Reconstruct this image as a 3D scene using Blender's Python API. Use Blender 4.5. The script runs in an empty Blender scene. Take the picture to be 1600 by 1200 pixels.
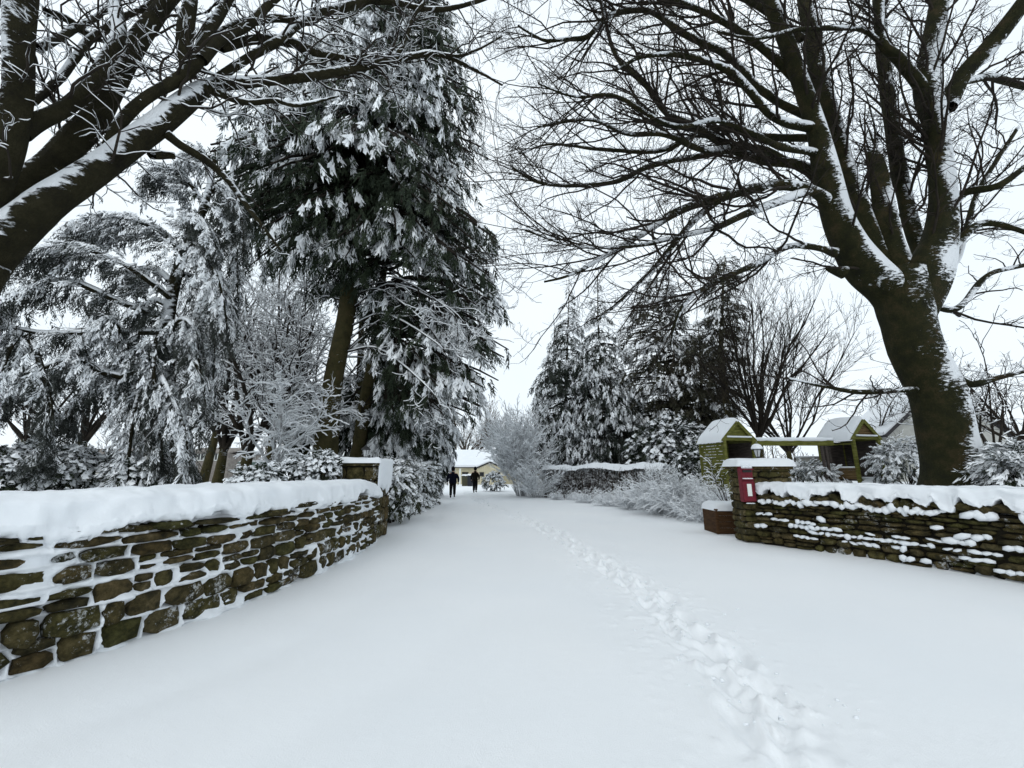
import bpy, bmesh, math
import numpy as np
from mathutils import Vector, Matrix, noise as mnoise
from math import radians, sin, cos, pi

# ------------------------------------------------------------------ camera, sky, sun, exposure
SC = bpy.context.scene
COL = SC.collection
CAM_H = 1.6
F = 640.0                       # focal length in pixels of the 1600 px wide photograph
PITCH = radians(11.9)
cam = bpy.data.cameras.new('camera'); camo = bpy.data.objects.new('camera', cam); COL.objects.link(camo)
cam.sensor_width = 36.0; cam.lens = 36.0*F/1600.0; cam.clip_start = 0.05; cam.clip_end = 3000
camo.location = (0, 0, CAM_H); camo.rotation_euler = (pi/2+PITCH, 0, 0)
SC.camera = camo
world = bpy.data.worlds.new('World'); SC.world = world; world.use_nodes = True
wn = world.node_tree; wn.nodes.clear()
def WN(t, **k):
    n = wn.nodes.new(t)
    for a, b in k.items(): setattr(n, a, b)
    return n
SUN_EL, SUN_AZ = radians(38), radians(200)      # hidden behind the overcast, behind-left of the camera
sky = WN('ShaderNodeTexSky', sky_type='NISHITA', sun_disc=False, sun_elevation=SUN_EL, sun_rotation=SUN_AZ, dust_density=6.0, air_density=1.0)
bg1 = WN('ShaderNodeBackground'); bg1.inputs[1].default_value = 0.05
wn.links.new(sky.outputs[0], bg1.inputs[0])
tc = WN('ShaderNodeTexCoord'); nz = WN('ShaderNodeTexNoise'); nz.inputs['Scale'].default_value = 2.2; nz.inputs['Detail'].default_value = 4
wn.links.new(tc.outputs['Generated'], nz.inputs['Vector'])
cr = WN('ShaderNodeValToRGB'); cr.color_ramp.elements[0].position = .3; cr.color_ramp.elements[1].position = .75
cr.color_ramp.elements[0].color = (0.715, 0.800, 0.865, 1); cr.color_ramp.elements[1].color = (0.805, 0.868, 0.91, 1)
wn.links.new(nz.outputs['Fac'], cr.inputs[0])
bg2 = WN('ShaderNodeBackground'); bg2.inputs[1].default_value = 1.26
wn.links.new(cr.outputs[0], bg2.inputs[0])
mx = WN('ShaderNodeMixShader'); mx.inputs[0].default_value = 0.92
wn.links.new(bg1.outputs[0], mx.inputs[1]); wn.links.new(bg2.outputs[0], mx.inputs[2])
wo = WN('ShaderNodeOutputWorld'); wn.links.new(mx.outputs[0], wo.inputs[0])
sun = bpy.data.lights.new('sun', 'SUN'); sun.energy = 0.5; sun.angle = radians(40); sun.color = (1, .985, .96)
suno = bpy.data.objects.new('sun', sun); COL.objects.link(suno)
suno.rotation_euler = (pi/2-SUN_EL, 0, radians(-25))
SC.view_settings.view_transform = 'Standard'; SC.view_settings.look = 'None'
SC.view_settings.exposure = 0.12; SC.view_settings.gamma = 1.0; SC.view_settings.use_curve_mapping = False
SC.cycles.max_bounces = 5; SC.cycles.diffuse_bounces = 4; SC.cycles.glossy_bounces = 2; SC.cycles.transparent_max_bounces = 4
SC.cycles.use_adaptive_sampling = True; SC.cycles.adaptive_threshold = 0.02

rng = np.random.default_rng(11)
cp_, sp_ = cos(PITCH), sin(PITCH)

def at(px, py, Y):
    """point seen at photograph pixel (px,py) and lying at world depth Y"""
    zc = -(py-600.0)/F
    d = np.array([(px-800.0)/F, cp_-zc*sp_, sp_+zc*cp_])
    t = Y/d[1]
    return np.array([d[0]*t, Y, CAM_H+d[2]*t])
def tat(px, py, Y):
    zc = -(py-600.0)/F
    return Y/(cp_-zc*sp_)
def proj(P):
    P = np.asarray(P, float); x = P[..., 0]; y = P[..., 1]; z = P[..., 2]-CAM_H
    f = y*cp_+z*sp_; u = -y*sp_+z*cp_
    f = np.where(f < .05, .05, f)
    return 800+F*x/f, 600-F*u/f
def inframe(P, m=220):
    px, py = proj(P); return (px > -m) & (px < 1600+m) & (py > -m) & (py < 1200+m) & (P[..., 1] > .3)

# ------------------------------------------------------------------ materials
def mat(name, build):
    m = bpy.data.materials.new(name); m.use_nodes = True
    nt = m.node_tree; nt.nodes.clear()
    o = nt.nodes.new('ShaderNodeOutputMaterial'); p = nt.nodes.new('ShaderNodeBsdfPrincipled')
    nt.links.new(p.outputs[0], o.inputs[0])
    build(nt, p)
    return m
def nd(nt, t, ins=None, **k):
    n = nt.nodes.new(t)
    for a, b in k.items(): setattr(n, a, b)
    for a, b in (ins or {}).items():
        if isinstance(b, bpy.types.NodeSocket): nt.links.new(b, n.inputs[a])
        else: n.inputs[a].default_value = b
    return n
def noise(nt, scale, detail=4, rough=.55, vec=None, coord='pos'):
    if vec is None:
        vec = nd(nt, 'ShaderNodeNewGeometry').outputs['Position'] if coord == 'pos' else nd(nt, 'ShaderNodeTexCoord').outputs['Object']
    return nd(nt, 'ShaderNodeTexNoise', {'Vector': vec, 'Scale': scale, 'Detail': detail, 'Roughness': rough}).outputs['Fac']
def ramp(nt, fac, stops):
    r = nd(nt, 'ShaderNodeValToRGB', {0: fac}); e = r.color_ramp.elements
    while len(e) < len(stops): e.new(.5)
    for i, (p, c) in enumerate(stops):
        e[i].position = p; e[i].color = c if len(c) == 4 else (*c, 1)
    return r.outputs[0]
def mixc(nt, f, a, b):
    n = nt.nodes.new('ShaderNodeMix'); n.data_type = 'RGBA'
    for s, v in ((n.inputs[0], f), (n.inputs[6], a), (n.inputs[7], b)):
        if isinstance(v, bpy.types.NodeSocket): nt.links.new(v, s)
        else: s.default_value = v if not isinstance(v, tuple) or len(v) == 4 else (*v, 1)
    return n.outputs[2]
def mth(nt, op, a, b=0.0, clamp=False):
    n = nt.nodes.new('ShaderNodeMath'); n.operation = op; n.use_clamp = clamp
    for s, v in ((n.inputs[0], a), (n.inputs[1], b)):
        if isinstance(v, bpy.types.NodeSocket): nt.links.new(v, s)
        else: s.default_value = v
    return n.outputs[0]
def bump(nt, p, h, strength, dist):
    b = nd(nt, 'ShaderNodeBump', {'Height': h, 'Strength': strength, 'Distance': dist}); nt.links.new(b.outputs[0], p.inputs['Normal'])
def setp(p, base=None, rough=None, spec=None, metal=None):
    if base is not None: p.inputs['Base Color'].default_value = (*base, 1)
    if rough is not None: p.inputs['Roughness'].default_value = rough
    if spec is not None: p.inputs['Specular IOR Level'].default_value = spec
    if metal is not None: p.inputs['Metallic'].default_value = metal

SNOWC = (0.83, 0.865, 0.90)
def b_snow(nt, p):
    setp(p, SNOWC, .75, .25)
    c = ramp(nt, noise(nt, 1.3, 3), [(.3, (.76, .795, .83)), (.7, (.81, .835, .86))]); nt.links.new(c, p.inputs['Base Color'])
    h = mth(nt, 'ADD', noise(nt, 45, 3), mth(nt, 'MULTIPLY', noise(nt, 260, 2), .35))
    bump(nt, p, h, .28, .012)
M_SNOW = mat('snow', b_snow)
def b_snow_ground(nt, p):
    setp(p, SNOWC, .7, .25)
    c = ramp(nt, noise(nt, .35, 4), [(.3, (.81, .835, .855)), (.7, (.85, .865, .875))]); nt.links.new(c, p.inputs['Base Color'])
    h = mth(nt, 'ADD', mth(nt, 'MULTIPLY', noise(nt, 9, 5, .6), .9), mth(nt, 'MULTIPLY', noise(nt, 120, 3, .75), .7))
    bump(nt, p, h, .5, .014)
M_GSNOW = mat('ground_snow', b_snow_ground)
M_TSNOW = mat('tree_snow', lambda nt, p: (setp(p, None, .8, .1), nt.links.new(ramp(nt, noise(nt, 6, 3), [(.3, (.84, .87, .90)), (.7, (.90, .92, .935))]), p.inputs['Base Color'])))

def b_bark(c1, c2, c3, sdir, amt, streak=9.0):
    def f(nt, p):
        setp(p, None, .9, .15)
        col = ramp(nt, mth(nt, 'ADD', mth(nt, 'MULTIPLY', noise(nt, 3.2, 6, .65), .6), mth(nt, 'MULTIPLY', noise(nt, 34, 5, .75), .4)), [(.34, c1), (.5, c2), (.66, c3)])
        g = nd(nt, 'ShaderNodeNewGeometry')
        dot = nd(nt, 'ShaderNodeVectorMath', {0: g.outputs['Normal'], 1: sdir}, operation='DOT_PRODUCT').outputs['Value']
        mp = nd(nt, 'ShaderNodeMapping', {'Vector': g.outputs['Position'], 'Scale': (streak, streak, streak*2.6)}).outputs[0]
        n1 = noise(nt, 1.0, 5, .7, vec=mp); n2 = noise(nt, 1.1, 2, .5)
        s = mth(nt, 'ADD', mth(nt, 'MULTIPLY', dot, .9), mth(nt, 'ADD', mth(nt, 'MULTIPLY', mth(nt, 'SUBTRACT', n1, .5), 2.2), mth(nt, 'MULTIPLY', mth(nt, 'SUBTRACT', n2, .5), 2.6)))
        m = mth(nt, 'MULTIPLY', mth(nt, 'SUBTRACT', s, 1.0-amt), 6.0, clamp=True)
        nt.links.new(mixc(nt, m, col, (.82, .85, .88)), p.inputs['Base Color'])
        wv = nd(nt, 'ShaderNodeTexNoise', {'Vector': nd(nt, 'ShaderNodeMapping', {'Vector': g.outputs['Position'], 'Scale': (30, 30, 9)}).outputs[0], 'Scale': 1.0, 'Detail': 6.0, 'Roughness': .7}).outputs['Fac']
        bump(nt, p, mth(nt, 'ADD', mth(nt, 'ADD', wv, mth(nt, 'MULTIPLY', noise(nt, 70, 4, .7), .5)), mth(nt, 'MULTIPLY', m, .8)), 1.0, .04)
    return f
M_BARK_R = mat('mossy_bark_right', b_bark((.006, .006, .004), (.018, .019, .006), (.050, .036, .018), (.75, -.35, .42), .74))
M_BARK_L = mat('mossy_bark_left', b_bark((.007, .006, .004), (.019, .017, .007), (.034, .030, .015), (-.30, -.25, .92), .72, 7))
M_BARK_LS = mat('snow_plastered_bark', b_bark((.007, .006, .004), (.019, .017, .007), (.034, .030, .015), (-.30, -.38, .85), 1.0, 5))
M_BARK_C = mat('olive_bark', b_bark((.025, .022, .012), (.055, .050, .020), (.085, .060, .032), (.5, -.3, .5), .12))
M_TWIG = mat('twig_bark', lambda nt, p: (setp(p, None, .9, .1), nt.links.new(ramp(nt, noise(nt, 3, 3), [(.3, (.012, .010, .008)), (.7, (.034, .028, .022))]), p.inputs['Base Color'])))
M_RIME = mat('rimed_twigs', lambda nt, p: (setp(p, None, .9, .1), nt.links.new(ramp(nt, noise(nt, 4, 4), [(.35, (.28, .28, .28)), (.6, (.64, .66, .68))]), p.inputs['Base Color'])))
M_TWIGB = mat('brown_twig_bark', lambda nt, p: (setp(p, None, .9, .1), nt.links.new(ramp(nt, noise(nt, 3, 3), [(.3, (.035, .026, .020)), (.7, (.085, .066, .050))]), p.inputs['Base Color'])))
def b_leaf(a, b, c):
    def f(nt, p):
        setp(p, None, .7, .2)
        nt.links.new(ramp(nt, noise(nt, 2.2, 5, .7), [(.3, a), (.5, b), (.72, c)]), p.inputs['Base Color'])
    return f
M_CYP = mat('cypress_green', b_leaf((.010, .016, .010), (.022, .033, .018), (.042, .055, .030)))
M_CED = mat('rimed_cedar_green', b_leaf((.010, .013, .010), (.028, .033, .028), (.08, .088, .084)))
M_SPR = mat('spruce_green', b_leaf((.010, .015, .012), (.026, .034, .026), (.055, .063, .052)))
M_BRN = mat('brown_conifer_green', b_leaf((.018, .018, .013), (.034, .034, .020), (.06, .056, .036)))
M_LAU = mat('laurel_green', b_leaf((.010, .014, .009), (.020, .028, .015), (.045, .055, .030)))
M_IVY = mat('ivy_green', b_leaf((.015, .018, .010), (.035, .042, .020), (.07, .075, .045)))

def b_stone(nt, p, frost=.62):
    setp(p, None, .9, .2)
    oi = nd(nt, 'ShaderNodeObjectInfo').outputs['Random']
    c = ramp(nt, noise(nt, 9, 6, .7), [(.28, (.012, .011, .007)), (.42, (.040, .034, .016)), (.54, (.085, .068, .034)), (.66, (.14, .112, .064)), (.8, (.23, .21, .17))])
    tint = ramp(nt, oi, [(0, (.5, .54, .45)), (.3, (.95, .92, .75)), (.55, (.72, .86, .5)), (.8, (1.0, .90, .72)), (1, (1.25, 1.28, 1.2))])
    m = nt.nodes.new('ShaderNodeMix'); m.data_type = 'RGBA'; m.blend_type = 'MULTIPLY'; m.inputs[0].default_value = 1
    nt.links.new(c, m.inputs[6]); nt.links.new(tint, m.inputs[7])
    n = noise(nt, 22, 5, .75); n2 = noise(nt, 2.3, 3)
    fr = mth(nt, 'MULTIPLY', mth(nt, 'SUBTRACT', mth(nt, 'ADD', mth(nt, 'MULTIPLY', n, .55), mth(nt, 'MULTIPLY', n2, .55)), frost), 14, clamp=True)
    nt.links.new(mixc(nt, fr, m.outputs[2], (.62, .64, .64)), p.inputs['Base Color'])
    bump(nt, p, mth(nt, 'ADD', noise(nt, 30, 6, .75), noise(nt, 8, 4, .6)), 1.0, .035)
M_STONE = mat('mossy_stone', b_stone)
M_STONE_R = mat('dark_stone', lambda nt, p: b_stone(nt, p, .645))
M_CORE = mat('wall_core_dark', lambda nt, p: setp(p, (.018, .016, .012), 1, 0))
def b_wood(a, b, c):
    def f(nt, p):
        setp(p, None, .85, .15)
        v = nd(nt, 'ShaderNodeMapping', {'Vector': nd(nt, 'ShaderNodeNewGeometry').outputs['Position'], 'Scale': (3, 3, 22)}).outputs[0]
        nt.links.new(ramp(nt, noise(nt, 1.2, 5, .65, vec=v), [(.3, a), (.55, b), (.8, c)]), p.inputs['Base Color'])
        bump(nt, p, noise(nt, 3, 4, vec=v), .4, .01)
    return f
M_WGREEN = mat('algae_green_wood', b_wood((.055, .058, .012), (.135, .138, .032), (.22, .205, .085)))
M_WBROWN = mat('tan_brown_wood', b_wood((.06, .042, .02), (.14, .092, .042), (.21, .155, .09)))
M_WGREY = mat('grey_brown_wood', b_wood((.03, .025, .022), (.075, .062, .055), (.12, .10, .09)))
M_WPLANT = mat('planter_brown_wood', b_wood((.028, .015, .007), (.062, .031, .013), (.095, .05, .022)))
M_RED = mat('postbox_red', lambda nt, p: (setp(p, None, .6, .3), nt.links.new(ramp(nt, noise(nt, 14, 4), [(.3, (.10, .006, .014)), (.7, (.165, .009, .020))]), p.inputs['Base Color'])))
M_WHITE = mat('white_plate', lambda nt, p: (setp(p, (.72, .74, .70), .5, .3), bump(nt, p, noise(nt, 40, 3), .2, .004)))
M_BLACK = mat('black_metal', lambda nt, p: (setp(p, (.012, .012, .013), .5, .4), bump(nt, p, noise(nt, 60, 3), .2, .003)))
def b_glass(nt, p):
    setp(p, (.42, .44, .45), .25, .5); p.inputs['Transmission Weight'].default_value = .35
    nt.links.new(ramp(nt, noise(nt, 12, 3), [(.3, (.55, .57, .58)), (.7, (.8, .82, .83))]), p.inputs['Base Color'])
M_LGLASS = mat('frosted_lantern_glass', b_glass)
M_CREAM = mat('cream_boards', lambda nt, p: (setp(p, None, .8, .2), nt.links.new(ramp(nt, noise(nt, 1.5, 4), [(.3, (.50, .45, .31)), (.7, (.62, .57, .42))]), p.inputs['Base Color'])))
M_RENDER = mat('grey_render', lambda nt, p: (setp(p, None, .9, .1), nt.links.new(ramp(nt, noise(nt, 2.5, 6), [(.3, (.33, .33, .31)), (.7, (.46, .46, .43))]), p.inputs['Base Color'])))
M_SLATE = mat('dark_verge', lambda nt, p: (setp(p, (.03, .028, .03), .7, .3), bump(nt, p, noise(nt, 20, 3), .3, .01)))
M_BROOF = mat('brown_tiles', lambda nt, p: (setp(p, None, .9, .1), nt.links.new(ramp(nt, noise(nt, 3, 5), [(.3, (.13, .115, .105)), (.7, (.25, .23, .21))]), p.inputs['Base Color'])))
M_WINDOW = mat('dark_window_glass', lambda nt, p: (setp(p, (.03, .033, .036), .12, .6), bump(nt, p, noise(nt, 3, 2), .05, .01)))
M_TEAL = mat('pale_green_metal', lambda nt, p: (setp(p, None, .5, .4), nt.links.new(ramp(nt, noise(nt, 3, 4), [(.3, (.10, .16, .15)), (.7, (.17, .24, .22))]), p.inputs['Base Color'])))
M_BIN = mat('navy_plastic', lambda nt, p: (setp(p, (.012, .014, .022), .5, .4), bump(nt, p, noise(nt, 30, 3), .1, .004)))
M_BINB = mat('olive_plastic', lambda nt, p: (setp(p, (.06, .06, .035), .6, .3), bump(nt, p, noise(nt, 30, 3), .1, .004)))
M_COAT1 = mat('navy_fabric', lambda nt, p: (setp(p, None, .95, .05), nt.links.new(ramp(nt, noise(nt, 9, 4), [(.3, (.004, .005, .012)), (.7, (.009, .010, .020))]), p.inputs['Base Color'])))
M_COAT2 = mat('dark_olive_fabric', lambda nt, p: (setp(p, None, .95, .05), nt.links.new(ramp(nt, noise(nt, 9, 4), [(.3, (.008, .007, .005)), (.7, (.018, .015, .010))]), p.inputs['Base Color'])))
M_TROU = mat('black_fabric', lambda nt, p: (setp(p, (.007, .007, .008), .95, .05), bump(nt, p, noise(nt, 40, 3), .3, .005)))
M_SKIN = mat('skin', lambda nt, p: (setp(p, (.42, .26, .19), .6, .3), bump(nt, p, noise(nt, 60, 2), .1, .002)))

# ------------------------------------------------------------------ object helpers
def tag(o, label=None, cat=None, group=None, kind=None):
    if label: o['label'] = label
    if cat: o['category'] = cat
    if group: o['group'] = group
    if kind: o['kind'] = kind
    return o
def empty(name, loc, label, cat, group=None):
    o = bpy.data.objects.new(name, None); o.location = tuple(float(v) for v in loc); o.empty_display_size = .2
    COL.objects.link(o); tag(o, label, cat, group); return o
def origin(o):
    v = np.zeros(3)
    while o is not None:
        v += np.array(o.location); o = o.parent
    return v
def mkdata(name, V, Fs, mats, smooth=True, midx=None):
    """Fs: list of (n,k) index arrays"""
    me = bpy.data.meshes.new(name)
    V = np.ascontiguousarray(V, dtype=np.float32)
    Fs = [np.asarray(f, dtype=np.int32) for f in Fs if len(f)]
    me.vertices.add(len(V)); me.vertices.foreach_set('co', V.ravel())
    nl = sum(f.size for f in Fs); nf = sum(len(f) for f in Fs)
    me.loops.add(nl); me.loops.foreach_set('vertex_index', np.concatenate([f.ravel() for f in Fs]))
    me.polygons.add(nf)
    tot = np.concatenate([np.full(len(f), f.shape[1], dtype=np.int32) for f in Fs])
    st = np.concatenate([[0], np.cumsum(tot)[:-1]]).astype(np.int32)
    me.polygons.foreach_set('loop_start', st)
    me.polygons.foreach_set('use_smooth', np.full(nf, bool(smooth)))
    for m in (mats if isinstance(mats, (list, tuple)) else [mats]): me.materials.append(m)
    if midx is not None: me.polygons.foreach_set('material_index', np.asarray(midx, dtype=np.int32))
    me.update(calc_edges=True)
    return me
def mk(name, V, Fs, mats, parent=None, smooth=True, midx=None, loc=None):
    """V in world coordinates"""
    V = np.asarray(V, float)
    off = origin(parent) if parent is not None else np.zeros(3)
    l = np.zeros(3) if loc is None else np.asarray(loc, float)-off
    me = mkdata(name, V-off-l, Fs, mats, smooth, midx)
    o = bpy.data.objects.new(name, me); o.location = tuple(l); COL.objects.link(o)
    if parent is not None: o.parent = parent
    return o
class Acc:
    def __init__(s): s.V = []; s.F = {}; s.n = 0
    def add(s, V, *Fs):
        V = np.asarray(V, float).reshape(-1, 3)
        for f in Fs:
            f = np.asarray(f, dtype=np.int64)
            if f.size: s.F.setdefault(f.shape[1], []).append(f+s.n)
        s.V.append(V); s.n += len(V)
    def make(s, name, mats, parent=None, smooth=True, loc=None):
        if not s.V: return None
        return mk(name, np.concatenate(s.V), [np.concatenate(v) for v in s.F.values()], mats, parent, smooth, None, loc)
    def tris(s): return sum((k-2)*sum(len(a) for a in v) for k, v in s.F.items())
def nrm(a): return a/np.maximum(np.linalg.norm(a, axis=-1, keepdims=True), 1e-9)

def tubes(P, R, sides=3, cap=False):
    """P (N,K,3) centre lines, R (N,K) radii -> verts, quads(, cap fans)"""
    N, K, _ = P.shape
    T = nrm(np.gradient(P, axis=1))
    d = nrm(P[:, -1]-P[:, 0]+1e-6)
    ref = np.where(np.abs(d[:, 2:3]) < .85, np.array([[0, 0, 1.]]), np.array([[0, -1., 0]]))
    U = nrm(np.cross(T, ref[:, None, :])); W = np.cross(U, T)
    a = np.arange(sides)/sides*2*pi+pi/2
    ring = U[:, :, None, :]*np.cos(a)[None, None, :, None]+W[:, :, None, :]*np.sin(a)[None, None, :, None]
    V = P[:, :, None, :]+ring*R[:, :, None, None]
    base = (np.arange(N)*K*sides)[:, None, None]+(np.arange(K-1)*sides)[None, :, None]
    i = np.arange(sides)[None, None, :]; j = (np.arange(sides)+1) % sides
    j = j[None, None, :]
    Q = np.stack([base+i, base+j, base+j+sides, base+i+sides], -1).reshape(-1, 4)
    V = V.reshape(-1, 3)
    if not cap: return V, Q
    tips = P[:, -1]; n0 = len(V); e = (np.arange(N)*K*sides+(K-1)*sides)[:, None]
    ii = np.arange(sides)[None, :]
    C = np.stack([e+ii, e+(ii+1) % sides, np.broadcast_to((n0+np.arange(N))[:, None], (N, sides))], -1).reshape(-1, 3)
    return np.concatenate([V, tips]), Q, C

def strip(P, R):
    """very fine twigs: a folded open strip, two faces per segment"""
    N, K, _ = P.shape; T = nrm(np.gradient(P, axis=1)); d = nrm(P[:, -1]-P[:, 0]+1e-6)
    ref = np.where(np.abs(d[:, 2:3]) < .85, np.array([[0, 0, 1.]]), np.array([[0, -1., 0]]))
    U = nrm(np.cross(T, ref[:, None, :])); W = np.cross(U, T); s = R[..., None]
    V = np.stack([P-U*s-W*s*.6, P+W*s, P+U*s-W*s*.6], 2).reshape(-1, 3)
    b = (np.arange(N)*K*3)[:, None, None]+(np.arange(K-1)*3)[None, :, None]; i = np.arange(2)[None, None, :]
    return V, np.stack([b+i, b+i+1, b+i+4, b+i+3], -1).reshape(-1, 4)
def sleeve(P, R, add=.012, k=.8, lift=.75, thr=.15, sides=3, r=rng, cover=1.0, maxr=1.0):
    """snow lying along the top of branches: offset tubes that vanish where the branch stands upright"""
    T = nrm(np.gradient(P, axis=1)); h = 1-T[..., 2]**2
    N, K = R.shape
    nz_ = r.random((N, 1))+.5*r.random((N, K))
    on = np.clip((h-thr)*2.2, 0, 1)*np.clip((cover*1.5-nz_)*4, 0, 1)
    sr = np.minimum((R*k+add), maxr)*on
    sr[:, 0] *= .6; sr[:, -1] *= .5
    Q = P.copy(); Q[..., 2] += R*lift+sr*.35-(1-on)*R*.5
    return tubes(Q, np.maximum(sr, 1e-4), sides)

def spline(pts, n):
    """Catmull-Rom through rows of pts, n samples"""
    pts = np.asarray(pts, float); m = len(pts)
    if m == 2: return pts[0]+(pts[1]-pts[0])*np.linspace(0, 1, n)[:, None]
    e = np.vstack([2*pts[0]-pts[1], pts, 2*pts[-1]-pts[-2]])
    u = np.linspace(0, m-1-1e-9, n); i = u.astype(int); f = (u-i)[:, None]
    a, b, c, d = e[i], e[i+1], e[i+2], e[i+3]
    return .5*(2*b+(c-a)*f+(2*a-5*b+4*c-d)*f**2+(3*b-a-3*c+d)*f**3)

def grow(PR, per_m, ratio=(.35, .65), ang=(25, 60), K=6, wob=.22, trop=(0, 0, .08), rf=.6, tr=(.2, 1.0), rmin=.004, lmax=4.0, lmin=.15, tip=.4, cull=None, r=rng, taper_len=.5, bias=None):
    """children of a list of (P,R) branch batches"""
    outP, outR = [], []
    trop = np.asarray(trop, float)
    for P, R in PR:
        N, Kp, _ = P.shape
        seg = np.linalg.norm(np.diff(P, axis=1), axis=2); L = seg.sum(1)
        n = r.poisson(L*per_m*(tr[1]-tr[0])); idx = np.repeat(np.arange(N), n)
        if len(idx) == 0: continue
        M = len(idx)
        t = tr[0]+(tr[1]-tr[0])*r.random(M)**.85
        x = t*(Kp-1)*.9999; i = x.astype(int); f = (x-i)[:, None]
        p0 = P[idx, i]*(1-f)+P[idx, i+1]*f
        tg = nrm(P[idx, i+1]-P[idx, i]); rp = R[idx, i]*(1-f[:, 0])+R[idx, i+1]*f[:, 0]
        if cull is not None:
            ok = inframe(p0, cull); p0, tg, rp, idx, t = p0[ok], tg[ok], rp[ok], idx[ok], t[ok]; M = len(idx)
            if M == 0: continue
        a = np.radians(ang[0]+(ang[1]-ang[0])*r.random(M))[:, None]
        q = r.normal(size=(M, 3))
        if bias is not None: q = q+np.asarray(bias)
        q = nrm(q-(q*tg).sum(1, keepdims=True)*tg)
        d = nrm(np.cos(a)*tg+np.sin(a)*q)
        ln = np.clip(L[idx]*(ratio[0]+(ratio[1]-ratio[0])*r.random(M))*(1-taper_len*t), lmin, lmax)
        st = (ln/(K-1))[:, None]
        pts = [p0]; p = p0
        for k in range(K-1):
            d = nrm(d+wob*r.normal(size=(M, 3))+trop)
            p = p+d*st; pts.append(p)
        CP = np.stack(pts, 1)
        r0 = np.maximum(np.minimum(np.minimum(rp*.75, rp*rf+.001), ln*.0125+.003), rmin)
        CR = r0[:, None]*(1-(1-tip)*np.linspace(0, 1, K)[None, :])
        CR = np.maximum(CR, rmin*.75)
        outP.append(CP); outR.append(CR)
    if not outP: return []
    return [(np.concatenate(outP), np.concatenate(outR))]

def box(acc, c, s, rz=0.0, rx=0.0):
    c = np.asarray(c, float); x, y, z = np.asarray(s, float)/2
    V = np.array([[-x, -y, -z], [x, -y, -z], [x, y, -z], [-x, y, -z], [-x, -y, z], [x, -y, z], [x, y, z], [-x, y, z]])
    if rx: V = V @ np.array([[1, 0, 0], [0, cos(rx), sin(rx)], [0, -sin(rx), cos(rx)]])
    if rz: V = V @ np.array([[cos(rz), sin(rz), 0], [-sin(rz), cos(rz), 0], [0, 0, 1]])
    acc.add(V+c, [[0, 3, 2, 1], [4, 5, 6, 7], [0, 1, 5, 4], [1, 2, 6, 5], [2, 3, 7, 6], [3, 0, 4, 7]])
def bar(acc, a, b, w, d):
    """square-section bar from a to b"""
    a = np.asarray(a, float); b = np.asarray(b, float); t = nrm(b-a)
    u = np.array([0, 0, 1.]) if abs(t[2]) < .9 else np.array([0, 1., 0])
    s = nrm(np.cross(t, u)); v = np.cross(s, t)
    V = [p+s*x*w/2+v*y*d/2 for p in (a, b) for x, y in ((-1, -1), (1, -1), (1, 1), (-1, 1))]
    acc.add(V, [[0, 1, 2, 3], [7, 6, 5, 4], [0, 4, 5, 1], [1, 5, 6, 2], [2, 6, 7, 3], [3, 7, 4, 0]])
def bevelled(me_obj, w=.01, seg=1):
    m = me_obj.modifiers.new('bevel', 'BEVEL'); m.width = w; m.segments = seg; m.limit_method = 'ANGLE'
def lathe(acc, c, prof, n=12, sx=1, sy=1):
    c = np.asarray(c, float); a = np.arange(n)/n*2*pi; V = []
    for r_, z in prof: V += [c+np.array([r_*cos(t)*sx, r_*sin(t)*sy, z]) for t in a]
    K = len(prof); i = np.arange(n)
    Q = np.concatenate([np.stack([k*n+i, k*n+(i+1) % n, (k+1)*n+(i+1) % n, (k+1)*n+i], 1) for k in range(K-1)])
    acc.add(V, Q); 
    acc.add([c+np.array([0, 0, prof[0][1]]), c+np.array([0, 0, prof[-1][1]])])
    b = acc.n
    b0 = b-2-K*n
    acc.F.setdefault(3, []).append(np.concatenate([np.stack([b0+(i+1) % n, b0+i, np.full(n, b-2)], 1), np.stack([b0+(K-1)*n+i, b0+(K-1)*n+(i+1) % n, np.full(n, b-1)], 1)]))
def sstep(x): x = np.clip(x, 0, 1); return x*x*(3-2*x)
def vnoise(x, y, seed=0):
    """smooth value noise on arrays"""
    def h(i, j):
        v = np.sin(i*127.1+j*311.7+seed*74.7)*43758.5453; return v-np.floor(v)
    i = np.floor(x); j = np.floor(y); fx = sstep(x-i); fy = sstep(y-j)
    return (h(i, j)*(1-fx)+h(i+1, j)*fx)*(1-fy)+(h(i, j+1)*(1-fx)+h(i+1, j+1)*fx)*fy
def fbm(x, y, o=4, seed=0):
    s = 0; a = .5; tot = 0
    for k in range(o): s = s+a*vnoise(x*2**k+k*17.3, y*2**k-k*9.1, seed+k); tot += a; a *= .5
    return s/tot
_t = (1+5**.5)/2
ICO_V = nrm(np.array([[-1, _t, 0], [1, _t, 0], [-1, -_t, 0], [1, -_t, 0], [0, -1, _t], [0, 1, _t], [0, -1, -_t], [0, 1, -_t], [_t, 0, -1], [_t, 0, 1], [-_t, 0, -1], [-_t, 0, 1]]))
ICO_F = np.array([[0, 11, 5], [0, 5, 1], [0, 1, 7], [0, 7, 10], [0, 10, 11], [1, 5, 9], [5, 11, 4], [11, 10, 2], [10, 7, 6], [7, 1, 8], [3, 9, 4], [3, 4, 2], [3, 2, 6], [3, 6, 8], [3, 8, 9], [4, 9, 5], [2, 4, 11], [6, 2, 10], [8, 6, 7], [9, 8, 1]])
OCT_V = np.array([[1, 0, 0], [-1, 0, 0], [0, 1, 0], [0, -1, 0], [0, 0, 1], [0, 0, -1.]])
OCT_F = np.array([[0, 2, 4], [2, 1, 4], [1, 3, 4], [3, 0, 4], [2, 0, 5], [1, 2, 5], [3, 1, 5], [0, 3, 5]])
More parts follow.
